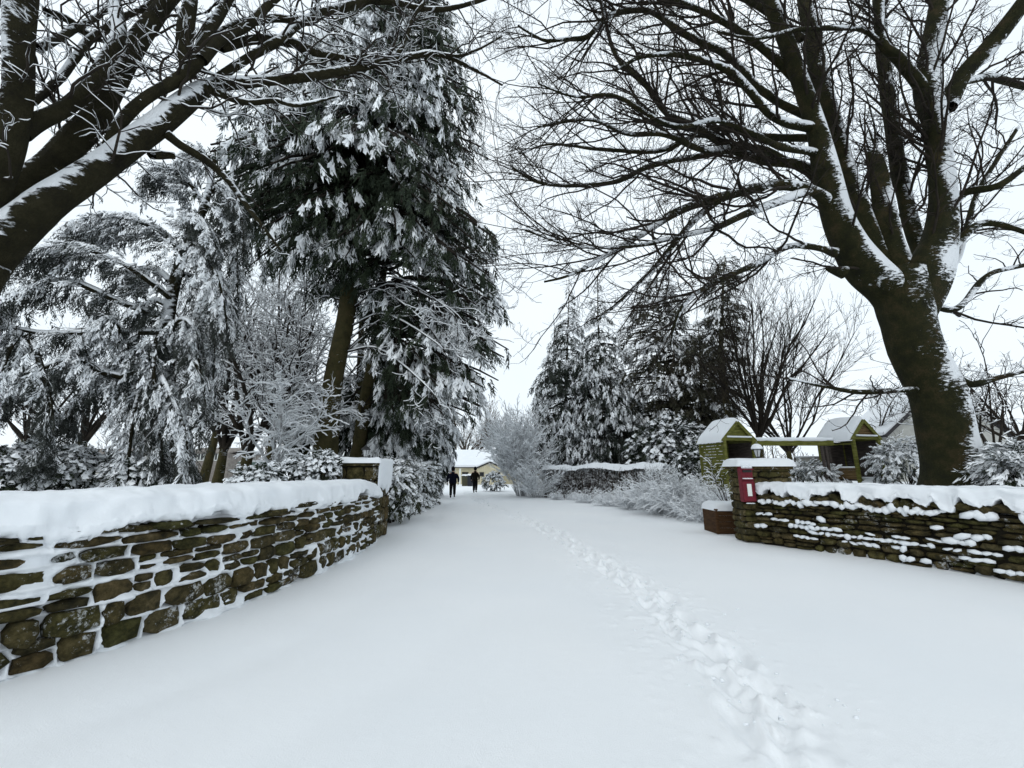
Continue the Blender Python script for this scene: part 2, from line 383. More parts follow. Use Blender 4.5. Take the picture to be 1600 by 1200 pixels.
def blobs(C, S, B=None, jit=.15, r=rng, hi=False):
    """C (N,3) centres, S (N,3) radii, B (N,3,3) rows=local axes"""
    C = np.asarray(C, float); S = np.asarray(S, float); N = len(C)
    base, Fb = (ICO_V, ICO_F) if hi else (OCT_V, OCT_F)
    V = base[None]*(1+jit*r.normal(size=(N, len(base), 1)))*S[:, None, :]
    if B is not None: V = np.einsum('nvk,nkj->nvj', V, B)
    V = V+C[:, None, :]
    Fq = Fb[None]+(np.arange(N)*len(base))[:, None, None]
    return V.reshape(-1, 3), Fq.reshape(-1, 3)
# ------------------------------------------------------------------ the walls' lines and the lie of the land
WL = spline([(-5.6, 0.6), (-4.9, 2.0), (-3.93, 3.55), (-3.5, 4.6), (-3.2, 5.95), (-3.08, 7.1), (-3.02, 8.4), (-3.12, 9.95)], 400)
WR = spline([(5.62, 9.75), (6.05, 8.95), (6.76, 7.7), (7.39, 6.37), (8.1, 4.7), (9.0, 2.6)], 400)
class Path:
    def __init__(s, P, side):
        s.P = P; d = np.linalg.norm(np.diff(P, axis=0), axis=1); s.S = np.concatenate([[0], np.cumsum(d)]); s.L = s.S[-1]
        T = nrm(np.gradient(P, axis=0)); s.T = T; s.N = np.stack([T[:, 1], -T[:, 0]], 1)*side      # towards the drive
    def at(s, q):
        f = lambda a: np.interp(q, s.S, a)
        return np.stack([f(s.P[:, 0]), f(s.P[:, 1])], -1), nrm(np.stack([f(s.N[:, 0]), f(s.N[:, 1])], -1)), nrm(np.stack([f(s.T[:, 0]), f(s.T[:, 1])], -1))
    def pt(s, q, o, z):
        q = np.asarray(q, float); p, n, _ = s.at(q); p = p+n*np.asarray(o)[..., None]
        return np.concatenate([p, np.broadcast_to(z, q.shape)[..., None]], -1)
PL = Path(WL, 1.0); PRt = Path(WR, 1.0)
def edge_left(y):  return np.interp(y, [0.6, 2.0, 3.55, 4.6, 5.95, 7.1, 8.4, 9.95, 11.2, 13, 19.5, 28, 45, 90], [-5.6, -4.9, -3.93, -3.5, -3.2, -3.08, -3.02, -3.12, -3.4, -3.95, -4.65, -5.0, -7.5, -30])
def edge_right(y): return np.interp(y, [2.6, 4.7, 6.37, 7.7, 8.95, 9.9, 11.4, 13.7, 18, 24, 28, 45, 90], [9.0, 8.1, 7.39, 6.76, 6.05, 5.9, 6.9, 6.5, 5.5, 3.9, 3.0, 9, 30])
def gh(x, y):
    x = np.asarray(x, float); y = np.asarray(y, float)
    wy = np.clip((y-9.6)/2.0, 0, 1)
    dl = edge_left(y)-x; rl = sstep((dl-.12)/.3)*(1-wy)+sstep(dl/2.6)*wy
    hl = rl*(1.18-.35*sstep((y-10)/6)+.0*y)*(1-.7*sstep((y-26)/25))*(1-sstep((-y)/3))
    dr = x-edge_right(y); rr = sstep((dr-.12)/.3)*(1-wy)+sstep((dr-.1)/3.2)*wy
    hr = rr*(1.12-.1*sstep((y-10)/6))*(1-.7*sstep((y-26)/25))*(1-sstep((-y)/3))
    h = hl+hr
    h = h+(fbm(x*.35, y*.35, 3, 5)-.5)*.10*(1-.75*np.exp(-np.clip(h, 0, 9)*0)*(h < .05))
    h = h+(fbm(x*.9+3, y*.5, 3, 8)-.5)*.05
    return h
# ------------------------------------------------------------------ ground
TRAIL = spline([(1.2, 1.6), (1.62, 2.75), (1.75, 3.5), (1.80, 4.2), (1.83, 5.1), (1.84, 6.1), (1.69, 7.2), (1.5, 8.6), (1.2, 10.5), (.61, 13.7), (-.25, 16.7), (-1.4, 21.5), (-2.3, 26.5), (-3.1, 31), (-3.6, 40)], 900)
def build_ground():
    r = np.random.default_rng(3)
    def ax(*parts): return np.unique(np.round(np.concatenate(parts), 4))
    xs = ax(-np.geomspace(12, 500, 22), np.arange(-12, -6, .3), np.arange(-6, .55, .12), np.arange(.55, 2.6, .028), np.arange(2.7, 9, .13), np.arange(9, 14, .4), np.geomspace(14, 500, 22))
    ys = ax(-np.geomspace(.6, 60, 12), np.arange(0, 1.8, .2), np.arange(1.8, 8.5, .032), np.arange(8.5, 15, .07), np.arange(15, 40, .18), np.geomspace(40, 900, 36))
    X, Y = np.meshgrid(xs, ys, indexing='ij'); Z = gh(X, Y)
    # trodden trail: two ragged lines of boot prints, churned snow between
    d = np.linalg.norm(np.diff(TRAIL, axis=0), axis=1); S = np.concatenate([[0], np.cumsum(d)])
    m = (X > -5) & (X < 3.2) & (Y > 1.4) & (Y < 36)
    xi, yi = X[m], Y[m]
    tx = np.interp(yi, TRAIL[:, 1], TRAIL[:, 0]); off = xi-tx+(fbm(yi*.9, xi*0, 2, 3)-.5)*.25
    band = sstep(1.25-np.abs(off+.02)/.32)
    fade = np.interp(yi, [0, 4, 8, 16, 30], [.66, .8, 1.0, 1.0, .85])
    l1 = fbm(xi*7, yi*7, 3, 21); l2 = fbm(xi*13, yi*12, 3, 31)
    churn = (-.03+(l1-.5)*.075+(l2-.45)*.11*sstep((l1-.35)*6))*band*sstep((fbm(xi*2.1, yi*1.6, 2, 41)-.28)*5)
    spill = (l2 > .62)*(l2-.62)*.09*sstep(1.5-np.abs(off)/.75)
    dz = (churn+spill)*fade
    s = .2; k = 0; prints = []
    while s < S[-1]-1:
        x = np.interp(s, S, TRAIL[:, 0]); y = np.interp(s, S, TRAIL[:, 1])
        x2 = np.interp(s+.2, S, TRAIL[:, 0]); y2 = np.interp(s+.2, S, TRAIL[:, 1])
        a = math.atan2(y2-y, x2-x)
        for w in (-.125, .125):
            sd = (.085 if k % 2 else -.085)
            o = w+sd*.8+r.normal()*.03
            prints.append((x-sin(a)*o+r.normal()*.03, y+cos(a)*o+r.normal()*.05, a+r.normal()*.13, r.uniform(.9, 1.15)))
        s += r.uniform(.34, .46); k += 1
    for (x, y, a, q) in prints:
        sel = (np.abs(xi-x) < .5) & (np.abs(yi-y) < .5)
        if not sel.any(): continue
        u = (xi[sel]-x)*cos(a)+(yi[sel]-y)*sin(a); v = -(xi[sel]-x)*sin(a)+(yi[sel]-y)*cos(a)
        u = u+(l1[sel]-.5)*.06; v = v+(l2[sel]-.5)*.04
        dd = np.sqrt((u/(.17*q))**2+(v/(.068*q))**2)
        drag = np.exp(-(v/.05)**2)*sstep((u+.42)/.3)*sstep((-.1-u)/.1)
        dz[sel] += (-.058*sstep(1.45-dd)*np.clip(1.2-dd*.3, .5, 1)+.018*np.exp(-((dd-1.75)/.3)**2)*(.4+1.2*l1[sel])-.03*drag)*fade[sel]
    Z[m] += np.clip(dz, -.12, .08)
    # two faint filled-in wheel ruts
    Z += 0; Zr = np.exp(-((X-edge_left(Y)-1.5)/.22)**2)+np.exp(-((X-edge_left(Y)-3.0)/.25)**2)
    Z -= Zr*.018*((Y > 2) & (Y < 40))
    V = np.stack([X, Y, Z], -1).reshape(-1, 3); nx, ny = X.shape
    i = np.arange(nx-1)[:, None]*ny+np.arange(ny-1)[None, :]
    Q = np.stack([i, i+ny, i+ny+1, i+1], -1).reshape(-1, 4)
    g = mk('snow_ground', V, [Q], M_GSNOW); tag(g, 'snow covered drive and gardens', kind='structure')
    # loose clods kicked out of the trail
    n = 650; s = r.random(n)**1.1*22+1.5; x = np.interp(s, S, TRAIL[:, 0])+r.normal(size=n)*.30; y = np.interp(s, S, TRAIL[:, 1])
    sz = r.uniform(.004, .015, n)*(1+.5*(r.random(n) < .12))
    C = np.stack([x, y, gh(x, y)+sz*.3], 1)
    v, f = blobs(C, np.stack([sz*r.uniform(.8, 1.6, n), sz, sz*.7], 1), jit=.22, r=r, hi=True)
    o = mk('snow_clods', v, [f], M_SNOW); tag(o, 'loose snow clods beside the footprints', kind='stuff')
build_ground()

# ------------------------------------------------------------------ dry stone walls
def stone_meshes(matl, n, r, flat=False):
    out = []
    for k in range(n):
        m = 9; a = np.arange(m)/m*2*pi+r.random()*.5
        e = 3.5+r.random()*6
        rad = (np.abs(np.cos(a))**e+np.abs(np.sin(a))**e)**(-1/e)*(1-.20*r.random(m)**1.5)
        x, z = rad*np.cos(a)*.52, rad*np.sin(a)*.52
        ring = lambda s, y, j=0: np.stack([x*s+r.normal(size=m)*j, np.full(m, y)+r.normal(size=m)*j, z*s+r.normal(size=m)*j], 1)
        V = np.concatenate([ring(.94, -.5), ring(1, .20, .010), ring(.90, .40, .03), ring(.5, .47, .05), [[0, .5, 0]]])
        i = np.arange(m); j = (i+1) % m
        Q = np.concatenate([np.stack([q*m+i, q*m+j, (q+1)*m+j, (q+1)*m+i], 1) for q in range(3)])
        T = np.stack([3*m+i, 3*m+j, np.full(m, 4*m)], 1)
        out.append(mkdata('stone', V, [Q, T], matl, True))
    return out
def place(me, name, parent, loc, scale, rz, ry=0.0, rx=0.0):
    o = bpy.data.objects.new(name, me); COL.objects.link(o); o.parent = parent
    o.location = tuple(np.asarray(loc)-origin(parent)); o.scale = scale; o.rotation_euler = (rx, ry, rz); return o
def lay_wall(path, s0, s1, courses, lens, parent, meshes, r, dirsign, proud=(.0, .065), wave=.055, depth=.22, limit=290):
    """courses of separate stones; returns their rectangles"""
    rects = []; z = 0
    for ci, h in enumerate(courses):
        s = s0+r.uniform(-.15, 0); lo, hi = lens[ci]
        while s < s1:
            l = r.uniform(lo, hi)
            parts = [(z, h)]
            if h > .13 and r.random() < .22: q = r.uniform(.4, .6); parts = [(z, h*q), (z+h*q, h*(1-q))]
            for (zz, hh) in parts:
                e = min(s+l, s1+.05); 
                if e-s < .06: continue
                w = wave*(fbm(np.array([s*.9]), np.array([ci*.7]), 2, 4)[0]-.5)*2
                rects.append((s+.006, e-.006, zz+w+.004, zz+hh+w-.004, r.uniform(*proud)))
            s += l
        z += h
    rects = rects[:limit] if len(rects) > limit else rects
    for (a, b, c, d, pr) in rects:
        m = (a+b)/2; p = path.pt(np.array([m]), np.array([pr-depth*.5+.01]), (c+d)/2)[0]
        _, n, t = path.at(np.array([m])); n = n[0]
        rz = math.atan2(n[1], n[0])-pi/2
        place(meshes[r.integers(len(meshes))], 'stone', parent, p, ((b-a)*1.0, depth, (d-c)*1.04), rz, ry=r.normal()*.025)
    return rects
def build_left_wall():
    r = np.random.default_rng(21)
    root = empty('stone_wall', (*PL.at(4.5)[0], 0), 'curving mossy stone wall packed with snow between its stones, left of the drive', 'wall')
    ms = stone_meshes(M_STONE, 18, r)
    crs = [.235, .215, .18, .15, .12, .09, .07]
    ln = [(.18, .5), (.17, .46), (.16, .42), (.15, .42), (.16, .48), (.2, .55), (.22, .6)]
    s0 = 1.6; s1 = PL.L-.05
    R = lay_wall(PL, s0, s1, crs, ln, root, ms, r, 1)
    # top ledge slabs poking from under the snow
    s = s0
    while s < s1-.3:
        l = r.uniform(.35, .8)
        if r.random() < .85:
            p = PL.pt(np.array([s+l/2]), np.array([-.06+r.uniform(-.02, .06)]), 1.06+r.normal()*.035)[0]; n = PL.at(np.array([s+l/2]))[1][0]
            place(ms[r.integers(18)], 'coping_stone', root, p, (l*.9, .34, r.uniform(.05, .10)), math.atan2(n[1], n[0])-pi/2, ry=r.normal()*.05)
        s += l*r.uniform(1.05, 1.5)
    # dark heart of the wall
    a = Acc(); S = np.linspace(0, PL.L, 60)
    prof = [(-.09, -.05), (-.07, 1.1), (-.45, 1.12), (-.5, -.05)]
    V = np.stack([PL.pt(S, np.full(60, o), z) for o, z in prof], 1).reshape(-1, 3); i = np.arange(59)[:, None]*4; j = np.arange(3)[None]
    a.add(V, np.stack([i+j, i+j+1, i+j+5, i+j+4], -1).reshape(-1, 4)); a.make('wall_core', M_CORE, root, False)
    # wind-packed snow in joints and on ledges
    ds = .017; S = np.arange(s0-.1, s1+.05, ds); Z = np.arange(-.06, 1.13, .015); SS, ZZ = np.meshgrid(S, Z, indexing='ij')
    e = np.full(SS.shape, -.05); fr = np.full(SS.shape, .0); low = np.ones(SS.shape)
    for (p, q, c, d, pr) in R:
        i0, i1 = np.searchsorted(S, [p, q]); j0, j1 = np.searchsorted(Z, [c, d])
        if i1 <= i0 or j1 <= j0: continue
        s_, z_ = SS[i0:i1, j0:j1], ZZ[i0:i1, j0:j1]
        ee = np.minimum(np.minimum(s_-p, q-s_), np.minimum(z_-c, d-z_))
        e[i0:i1, j0:j1] = ee; fr[i0:i1, j0:j1] = pr; low[i0:i1, j0:j1] = (z_-c)/(d-c)
    n1 = fbm(SS*2.3, ZZ*4.5, 3, 2); n2 = fbm(SS*9, ZZ*14, 3, 6); n3 = fbm(SS*30, ZZ*40, 2, 9)
    nj = fbm(SS*1.7+40, ZZ*5+7, 3, 15); tight = sstep(1-(e-.001)/.020)*(.35+.65*sstep((nj-.36)*7))
    o = -.088+.082*tight+.05*sstep(1-low/.5)*(e > 0)*sstep((n1-.48)*12)+(n1-.505)*.34*sstep((n1-.40)*8)+(n2-.5)*.10+(n3-.5)*.022+fr*.3
    o += .05*sstep((ZZ-.78)/.3)*(n1-.35)+.04*sstep((.03-ZZ)/.06)
    o = np.clip(o, -.085, .11)
    V = PL.pt(SS, o, 0); V[..., 2] = ZZ; nx, ny = SS.shape
    i = np.arange(nx-1)[:, None]*ny+np.arange(ny-1)[None]
    mk('packed_snow', V.reshape(-1, 3), [np.stack([i, i+1, i+ny+1, i+ny], -1).reshape(-1, 4)], M_SNOW, root)
    snow_cap(PL, 0.0, PL.L+.02, root, 61, z0=1.08, crest=1.42, w=1.05, over=.10, jag=.17, end_round=True, rough=1.6)
    return root
def snow_cap(path, a, b, root, seed, z0, crest, w, over, jag, end_round=False, ds=.022, lump=0.0, name='snow_cap', rough=1.0):
    S = np.arange(a, b+ds/2, ds); n = len(S)
    lo = z0+(fbm(S*1.3, S*0+seed, 3, seed)-.5)*2*jag+(fbm(S*7, S*0, 2, seed+1)-.5)*.07*rough+sstep((fbm(S*4.2, S*0+9, 2, seed+6)-.62)*9)*.12*(rough > 2)
    if lump: lo = lo+lump*(.7-np.abs(np.sin(S*6.5+5*fbm(S*1.2, S*0, 2, 3)))*(.4+1.2*vnoise(S*2, S*0, 6)))
    cr = crest+(fbm(S*.8, S*0+3, 3, seed+2)-.5)*.07
    ov = over+(fbm(S*2.5, S*0, 2, seed+3)-.5)*.07
    e = np.ones(n)
    if end_round: q_ = ((S-(b-1.6))/1.6).clip(0, 1); e = np.sqrt(np.clip(1-q_**2, 0.0, 1)); lo = lo-.10*q_**2; cr = lo+(cr-lo)*(.30+.70*e)
    U = [(-.18, 0, -.01), (.4, .0, -.02), (.95, .02, .02), (1.0, .12, .06), (.9, .3, 0), (.62, .58, 0), (.28, .82, 0), (-.1, .95, 0)]
    rows = []
    for (k, h, dz) in U: rows.append((ov*k if k > 0 else np.full(n, k), lo+(cr-lo)*h+dz*.5))
    for q in np.linspace(.12, 1, 7): rows.append((-.02-w*q, cr-(cr-z0+.0)*.15*q**2+(fbm(S*1.5, S*0+q*3, 2, seed+7)-.5)*.04*q))
    rows.append((np.full(n, -w-.1), np.full(n, z0-.3)))
    O = np.stack([np.broadcast_to(r_[0], (n,)) for r_ in rows], 1); Z = np.stack([np.broadcast_to(r_[1], (n,)) for r_ in rows], 1)
    SS = np.repeat(S[:, None], len(rows), 1)
    O = O+(fbm(SS*3.5, Z*6, 3, seed+9)-.5)*.06*rough
    V = path.pt(SS, O, 0); V[..., 2] = Z+(fbm(SS*5, O*6, 3, seed+11)-.5)*.035*rough
    V[:, :4, 2] += (fbm(SS*22, SS*0+Z*20, 3, seed+21)-.5)[:, :4]*.06*min(rough, 1.6); V[:, :5, :2] += ((fbm(SS*26, Z*24, 2, seed+22)-.5)[:, :5]*.03)[..., None]
    # refine across by interpolation
    m = len(rows); u = np.linspace(0, m-1, 3*m); i = np.minimum(u.astype(int), m-2); f = (u-i)[None, :, None]
    e_ = np.concatenate([V[:, :1], V, V[:, -1:]], 1); A, B, C_, D = e_[:, i], e_[:, i+1], e_[:, i+2], e_[:, i+3]
    V = .5*(2*B+(C_-A)*f+(2*A-5*B+4*C_-D)*f**2+(3*B-A-3*C_+D)*f**3)
    nx, ny = V.shape[:2]; i = np.arange(nx-1)[:, None]*ny+np.arange(ny-1)[None]
    Q = np.stack([i, i+1, i+ny+1, i+ny], -1).reshape(-1, 4)
    return mk(name, V.reshape(-1, 3), [Q], M_SNOW, root)
build_left_wall()

def build_right_wall():
    r = np.random.default_rng(5)
    root = empty('stone_wall', (*PRt.at(2.5)[0], 0), 'dark dry stone wall under lumpy snow, running from the postbox pillar to the right', 'wall')
    ms = stone_meshes(M_STONE_R, 18, r)
    crs = [.14, .13, .115, .10, .095, .085, .08, .075, .07]
    ln = [(.16, .45)]*3+[(.14, .42)]*3+[(.14, .40)]*3
    s1 = 6.6
    R = lay_wall(PRt, .0, s1, crs, ln, root, ms, r, -1, proud=(-.03, .04), wave=.04, depth=.24)
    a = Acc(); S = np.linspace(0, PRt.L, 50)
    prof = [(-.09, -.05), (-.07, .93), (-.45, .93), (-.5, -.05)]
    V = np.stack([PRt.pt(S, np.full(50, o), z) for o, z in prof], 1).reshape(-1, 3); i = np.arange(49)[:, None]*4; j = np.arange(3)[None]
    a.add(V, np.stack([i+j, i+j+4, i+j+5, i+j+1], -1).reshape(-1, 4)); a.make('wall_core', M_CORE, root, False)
    # tilted coping stones
    s = .05; B = []
    while s < s1:
        l = r.uniform(.16, .34); n = PRt.at(np.array([s]))[1][0]
        p = PRt.pt(np.array([s+l/2]), np.array([-.17]), 1.0+r.normal()*.02)[0]
        place(ms[r.integers(18)], 'coping_stone', root, p, (l*1.15, .42, r.uniform(.13, .22)), math.atan2(n[1], n[0])-pi/2, ry=r.uniform(-.7, -.2)*(1 if r.random() < .7 else .2))
        s += l*.92
    # lumps lying on the front ledge and on proud stones
    C, Sz, Bs = [], [], []
    def lump(s, o, z, l, d, h):
        p, n, t = PRt.at(np.array([s])); C.append(PRt.pt(np.array([s]), np.array([o]), z)[0]); Sz.append((l, d, h)); Bs.append([[t[0, 0], t[0, 1], r.normal()*.12], [n[0, 0], n[0, 1], -.25], [0, 0, 1]])
    s = .05
    while s < s1:
        l = r.uniform(.12, .34)
        if r.random() < .85:
            for k in range(3): lump(s+l*(.2+.3*k), .01+r.normal()*.02, .90+r.uniform(-.01, .07), l*r.uniform(.22, .42), r.uniform(.06, .10), r.uniform(.03, .10))
        s += l*1.02
    for (p, q, c, d, pr) in R:
        m = (p+q)/2; prob = .95*vnoise(np.array([m*2.2]), np.array([d*7]), 9)[0]*1.5*math.exp(-((d-.42)/.20)**2)*np.interp(m, [0, 2.5, 4.5, 6], [1.1, .9, .5, .18])+.05
        if r.random() < prob:
            k = max(1, int((q-p)/.09)); full = r.random() < .45
            for u in range(k):
                if r.random() < .85: lump(p+(u+.5)*(q-p)/k, pr+.03+r.normal()*.008, d-.012+r.normal()*.008, (q-p)/k*r.uniform(.5, .95), r.uniform(.03, .06), r.uniform(.014, .045)*(1.5 if full else 1))
    v, f = blobs(C, Sz, np.array(Bs), jit=.10, r=r, hi=True)
    o = mk('ledge_snow', v, [f], M_SNOW, root); tag(o, 'snow lumps caught on the ledges of the wall', kind='stuff')
    snow_cap(PRt, .0, PRt.L-.3, root, 33, z0=1.06, crest=1.33, w=.7, over=.05, jag=.20, lump=.10, rough=2.2)
    return root
build_right_wall()

# ------------------------------------------------------------------ gate pillars, lamps, postbox, planter
def slab_snow(x0, x1, y0, y1, z, h, parent, seed, over=.04, name='snow_cap', n=26, drop=0.0):
    """a pillow of snow lying on a flat top"""
    u = np.linspace(0, 1, n); U, W = np.meshgrid(u, u, indexing='ij')
    ed = np.minimum(np.minimum(U, 1-U)*(x1-x0+2*over), np.minimum(W, 1-W)*(y1-y0+2*over))
    X = x0-over+U*(x1-x0+2*over); Y = y0-over+W*(y1-y0+2*over)
    t = np.sqrt(np.clip(ed/(h*1.0), 0, 1)*(2-np.clip(ed/(h*1.0), 0, 1)))
    Z = z-.03-drop*(ed < 1e-6)+(h+.03)*t*(1+.45*(fbm(X*3+seed, Y*3, 3, seed)-.5))
    X = X+(fbm(Y*5, X*0+seed, 2, seed)-.5)*.04; Y = Y+(fbm(X*5, Y*0+seed, 2, seed+1)-.5)*.05
    V = np.stack([X, Y, Z], -1).reshape(-1, 3); i = np.arange(n-1)[:, None]*n+np.arange(n-1)[None]
    A = Acc(); A.add(V, np.stack([i, i+n, i+n+1, i+1], -1).reshape(-1, 4))
    return A.make(name, M_SNOW, parent)
def pillar(x0, x1, y0, y1, h, label, seed, block_h, matl):
    r = np.random.default_rng(seed)
    root = empty('gate_pillar', ((x0+x1)/2, (y0+y1)/2, 0), label, 'pillar')
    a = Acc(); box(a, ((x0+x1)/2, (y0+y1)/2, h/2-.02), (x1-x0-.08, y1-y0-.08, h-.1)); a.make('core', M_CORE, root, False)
    ms = stone_meshes(matl, 10, r)
    z = 0
    while z < h-.13:
        bh = min(r.uniform(*block_h), h-.1-z)
        for face in ('front', 'left', 'right'):
            lo, hi = (x0, x1) if face == 'front' else (y0, y1); s = lo
            while s < hi-.02:
                l = min(r.uniform(.22, .55), hi-s); 
                if hi-s-l < .12: l = hi-s
                m = s+l/2
                if face == 'front': p = (m, y0+.055, z+bh/2); rz = pi
                elif face == 'left': p = (x0+.055, m, z+bh/2); rz = pi/2
                else: p = (x1-.055, m, z+bh/2); rz = -pi/2
                place(ms[r.integers(10)], 'stone', root, p, (l*1.03, .16, bh*1.05), rz); s += l
        z += bh
    a = Acc(); box(a, ((x0+x1)/2, (y0+y1)/2, h-.05), (x1-x0+.10, y1-y0+.10, .10)); bevelled(a.make('cap_slab', matl, root, False), .02, 2)
    return root
p1 = pillar(-4.38, -3.22, 10.0, 11.1, 1.80, 'square mossy gate pillar with a lantern and snow cap at the end of the left wall', 3, (.28, .4), M_STONE)
slab_snow(-4.43, -3.17, 9.95, 11.15, 1.80, .10, p1, 4)
# snow blown against its drive side
def drape():
    n = 22; u = np.linspace(0, 1, n); U, W = np.meshgrid(u, u, indexing='ij')
    Z = 1.84-W*.95; Y = 9.98+U*1.12; X = -3.18+.055*(1-.55*W)*(1+.9*(fbm(U*4, W*7, 3, 2)-.5))*np.sqrt(np.clip(np.minimum(U, 1-U)*9, 0, 1))-.13*(fbm(U*3, W*5, 2, 8) > .30+.5*(1-W))*0
    X = X-.16*sstep((W-.38-.5*fbm(U*4, U*0, 2, 4))*5)
    V = np.stack([X, Y, Z], -1).reshape(-1, 3); i = np.arange(n-1)[:, None]*n+np.arange(n-1)[None]
    A = Acc(); A.add(V, np.stack([i, i+1, i+n+1, i+n], -1).reshape(-1, 4)); A.make('snow_drape', M_SNOW, p1)
drape()
p2 = pillar(5.36, 6.55, 9.85, 10.40, 1.72, 'stone gate pillar carrying the red postbox, rounded snow on its cap', 9, (.12, .24), M_STONE_R)
slab_snow(5.28, 6.62, 9.78, 10.47, 1.72, .15, p2, 12)

def lantern(x, y, z, label, s, domed):
    root = empty('lantern', (x, y, z), label, 'lamp', 'lanterns on the gate pillars')
    a = Acc(); lathe(a, (x, y, z), [(.065*s, 0), (.055*s, .05*s), (.03*s, .09*s), (.045*s, .12*s), (.07*s, .14*s)], 10); a.make('base', M_BLACK, root)
    a = Acc(); 
    for k in range(6):
        t0 = k/6*2*pi; t1 = (k+1)/6*2*pi; rb, rt = .065*s, .115*s
        P = [(x+rb*cos(t0), y+rb*sin(t0), z+.14*s), (x+rb*cos(t1), y+rb*sin(t1), z+.14*s), (x+rt*cos(t1), y+rt*sin(t1), z+.36*s), (x+rt*cos(t0), y+rt*sin(t0), z+.36*s)]
        g = Acc(); g.add(P, [[0, 1, 2, 3]]); g.make('glass_pane', M_LGLASS, root, False)
        bar(a, P[0], P[3], .014*s, .014*s); bar(a, P[3], P[2], .014*s, .014*s)
    a.make('frame', M_BLACK, root, False)
    a = Acc(); lathe(a, (x, y, z), [(.155*s, .36*s), (.15*s, .38*s), (.09*s, .44*s), (.03*s, .48*s), (.02*s, .52*s)], 14); a.make('hood', M_BLACK, root)
    if domed:
        a = Acc(); lathe(a, (x, y, z), [(.16*s, .375*s), (.165*s, .42*s), (.12*s, .50*s), (.05*s, .54*s)], 14); a.make('snow_cap', M_SNOW, root)
q = at(571, 712, 10.9); lantern(q[0], 10.9, 1.84, 'black lantern with frosted panes on the left gate pillar', .80, False)
lantern(at(1184, 712, 10.2)[0], 10.2, 1.82, 'black lantern with a thick snow lid on the postbox pillar', .78, True)

def postbox():
    x0 = at(1152, 730, 9.8)[0]; w, h, zb, yf = .275, .80, .89, 9.83
    xc = x0+w/2+.01
    root = empty('postbox', (xc, yf, zb), 'narrow red metal postbox set into the gate pillar, white notice plate on its door', 'postbox')
    a = Acc(); box(a, (xc, yf-.06, zb+h/2), (w, .16, h)); bevelled(a.make('body', M_RED, root, False), .025, 3)
    a = Acc(); box(a, (xc, yf-.155, zb+.24), (w*.82, .025, .44)); bevelled(a.make('door', M_RED, root, False), .01, 2)
    a = Acc(); box(a, (xc, yf-.175, zb+.27), (w*.36, .012, .27)); bevelled(a.make('notice_plate', M_WHITE, root, False), .003)
    a = Acc(); box(a, (xc, yf-.16, zb+.50), (w*.95, .05, .025)); a.make('door_ledge', M_RED, root, False)
    for sx_ in (-1, 1):
        a = Acc(); box(a, (xc+sx_*w*.44, yf-.158, zb+.24), (.018, .03, .44)); a.make('door_frame', M_RED, root, False)
    a = Acc(); box(a, (xc, yf-.15, zb+.69), (w*.72, .03, .05)); a.make('letter_slot', M_BLACK, root, False)
    a = Acc(); box(a, (xc, yf-.18, zb+.735), (w*.86, .09, .025)); a.make('slot_hood', M_RED, root, False)
    a = Acc()   # raised cypher: small bars above the door
    for dx in (-.025, .025): box(a, (xc+dx, yf-.145, zb+.575), (.014, .012, .05))
    box(a, (xc, yf-.145, zb+.62), (.05, .012, .014)); a.make('raised_cypher', M_RED, root, False)
    a = Acc(); lathe(a, (xc+.02, yf-.16, zb+.47), [(.008, 0), (.012, .01), (.008, .02)], 8); a.make('lock', M_BLACK, root)
    for nm, z, hh, ww in (('snow_ridge', zb+h, .05, w*.95), ('snow_ridge', zb+.745, .10, w*.98), ('snow_ridge', zb+.512, .03, w*.95), ('snow_ridge', zb-.035, .025, w*.8)):
        v, f = blobs([(xc+k*ww*.25, yf-.15, z+hh*.4) for k in (-1, 0, 1)], [(ww*.26, .05, hh*.55)]*3, jit=.06, hi=True)
        mk(nm, v, [f], M_SNOW, root)
postbox()
def planter():
    r = np.random.default_rng(8)
    x0, x1, y0, y1, h = 5.30, 6.15, 11.1, 11.85, .60
    root = empty('wooden_planter', ((x0+x1)/2, (y0+y1)/2, 0), 'brown square wooden planter box heaped with snow beside the postbox pillar', 'planter')
    for k in range(4):
        a = Acc(); z = .0+k*.15; box(a, ((x0+x1)/2, y0, z+.073), (x1-x0-.05, .04, .146)); bevelled(a.make('board', M_WPLANT, root, False), .006)
        a = Acc(); box(a, (x0, (y0+y1)/2, z+.073), (.04, y1-y0-.05, .146)); a.make('board', M_WPLANT, root, False)
        a = Acc(); box(a, (x1, (y0+y1)/2, z+.073), (.04, y1-y0-.05, .146)); a.make('board', M_WPLANT, root, False)
    for x in (x0, x1):
        a = Acc(); box(a, (x, y0-.005, .31), (.075, .075, .62)); bevelled(a.make('corner_post', M_WPLANT, root, False), .008)
    slab_snow(x0, x1, y0, y1, .60, .17, root, 5, name='snow_heap')
    return (x0+x1)/2, (y0+y1)/2
PLANTER = planter()
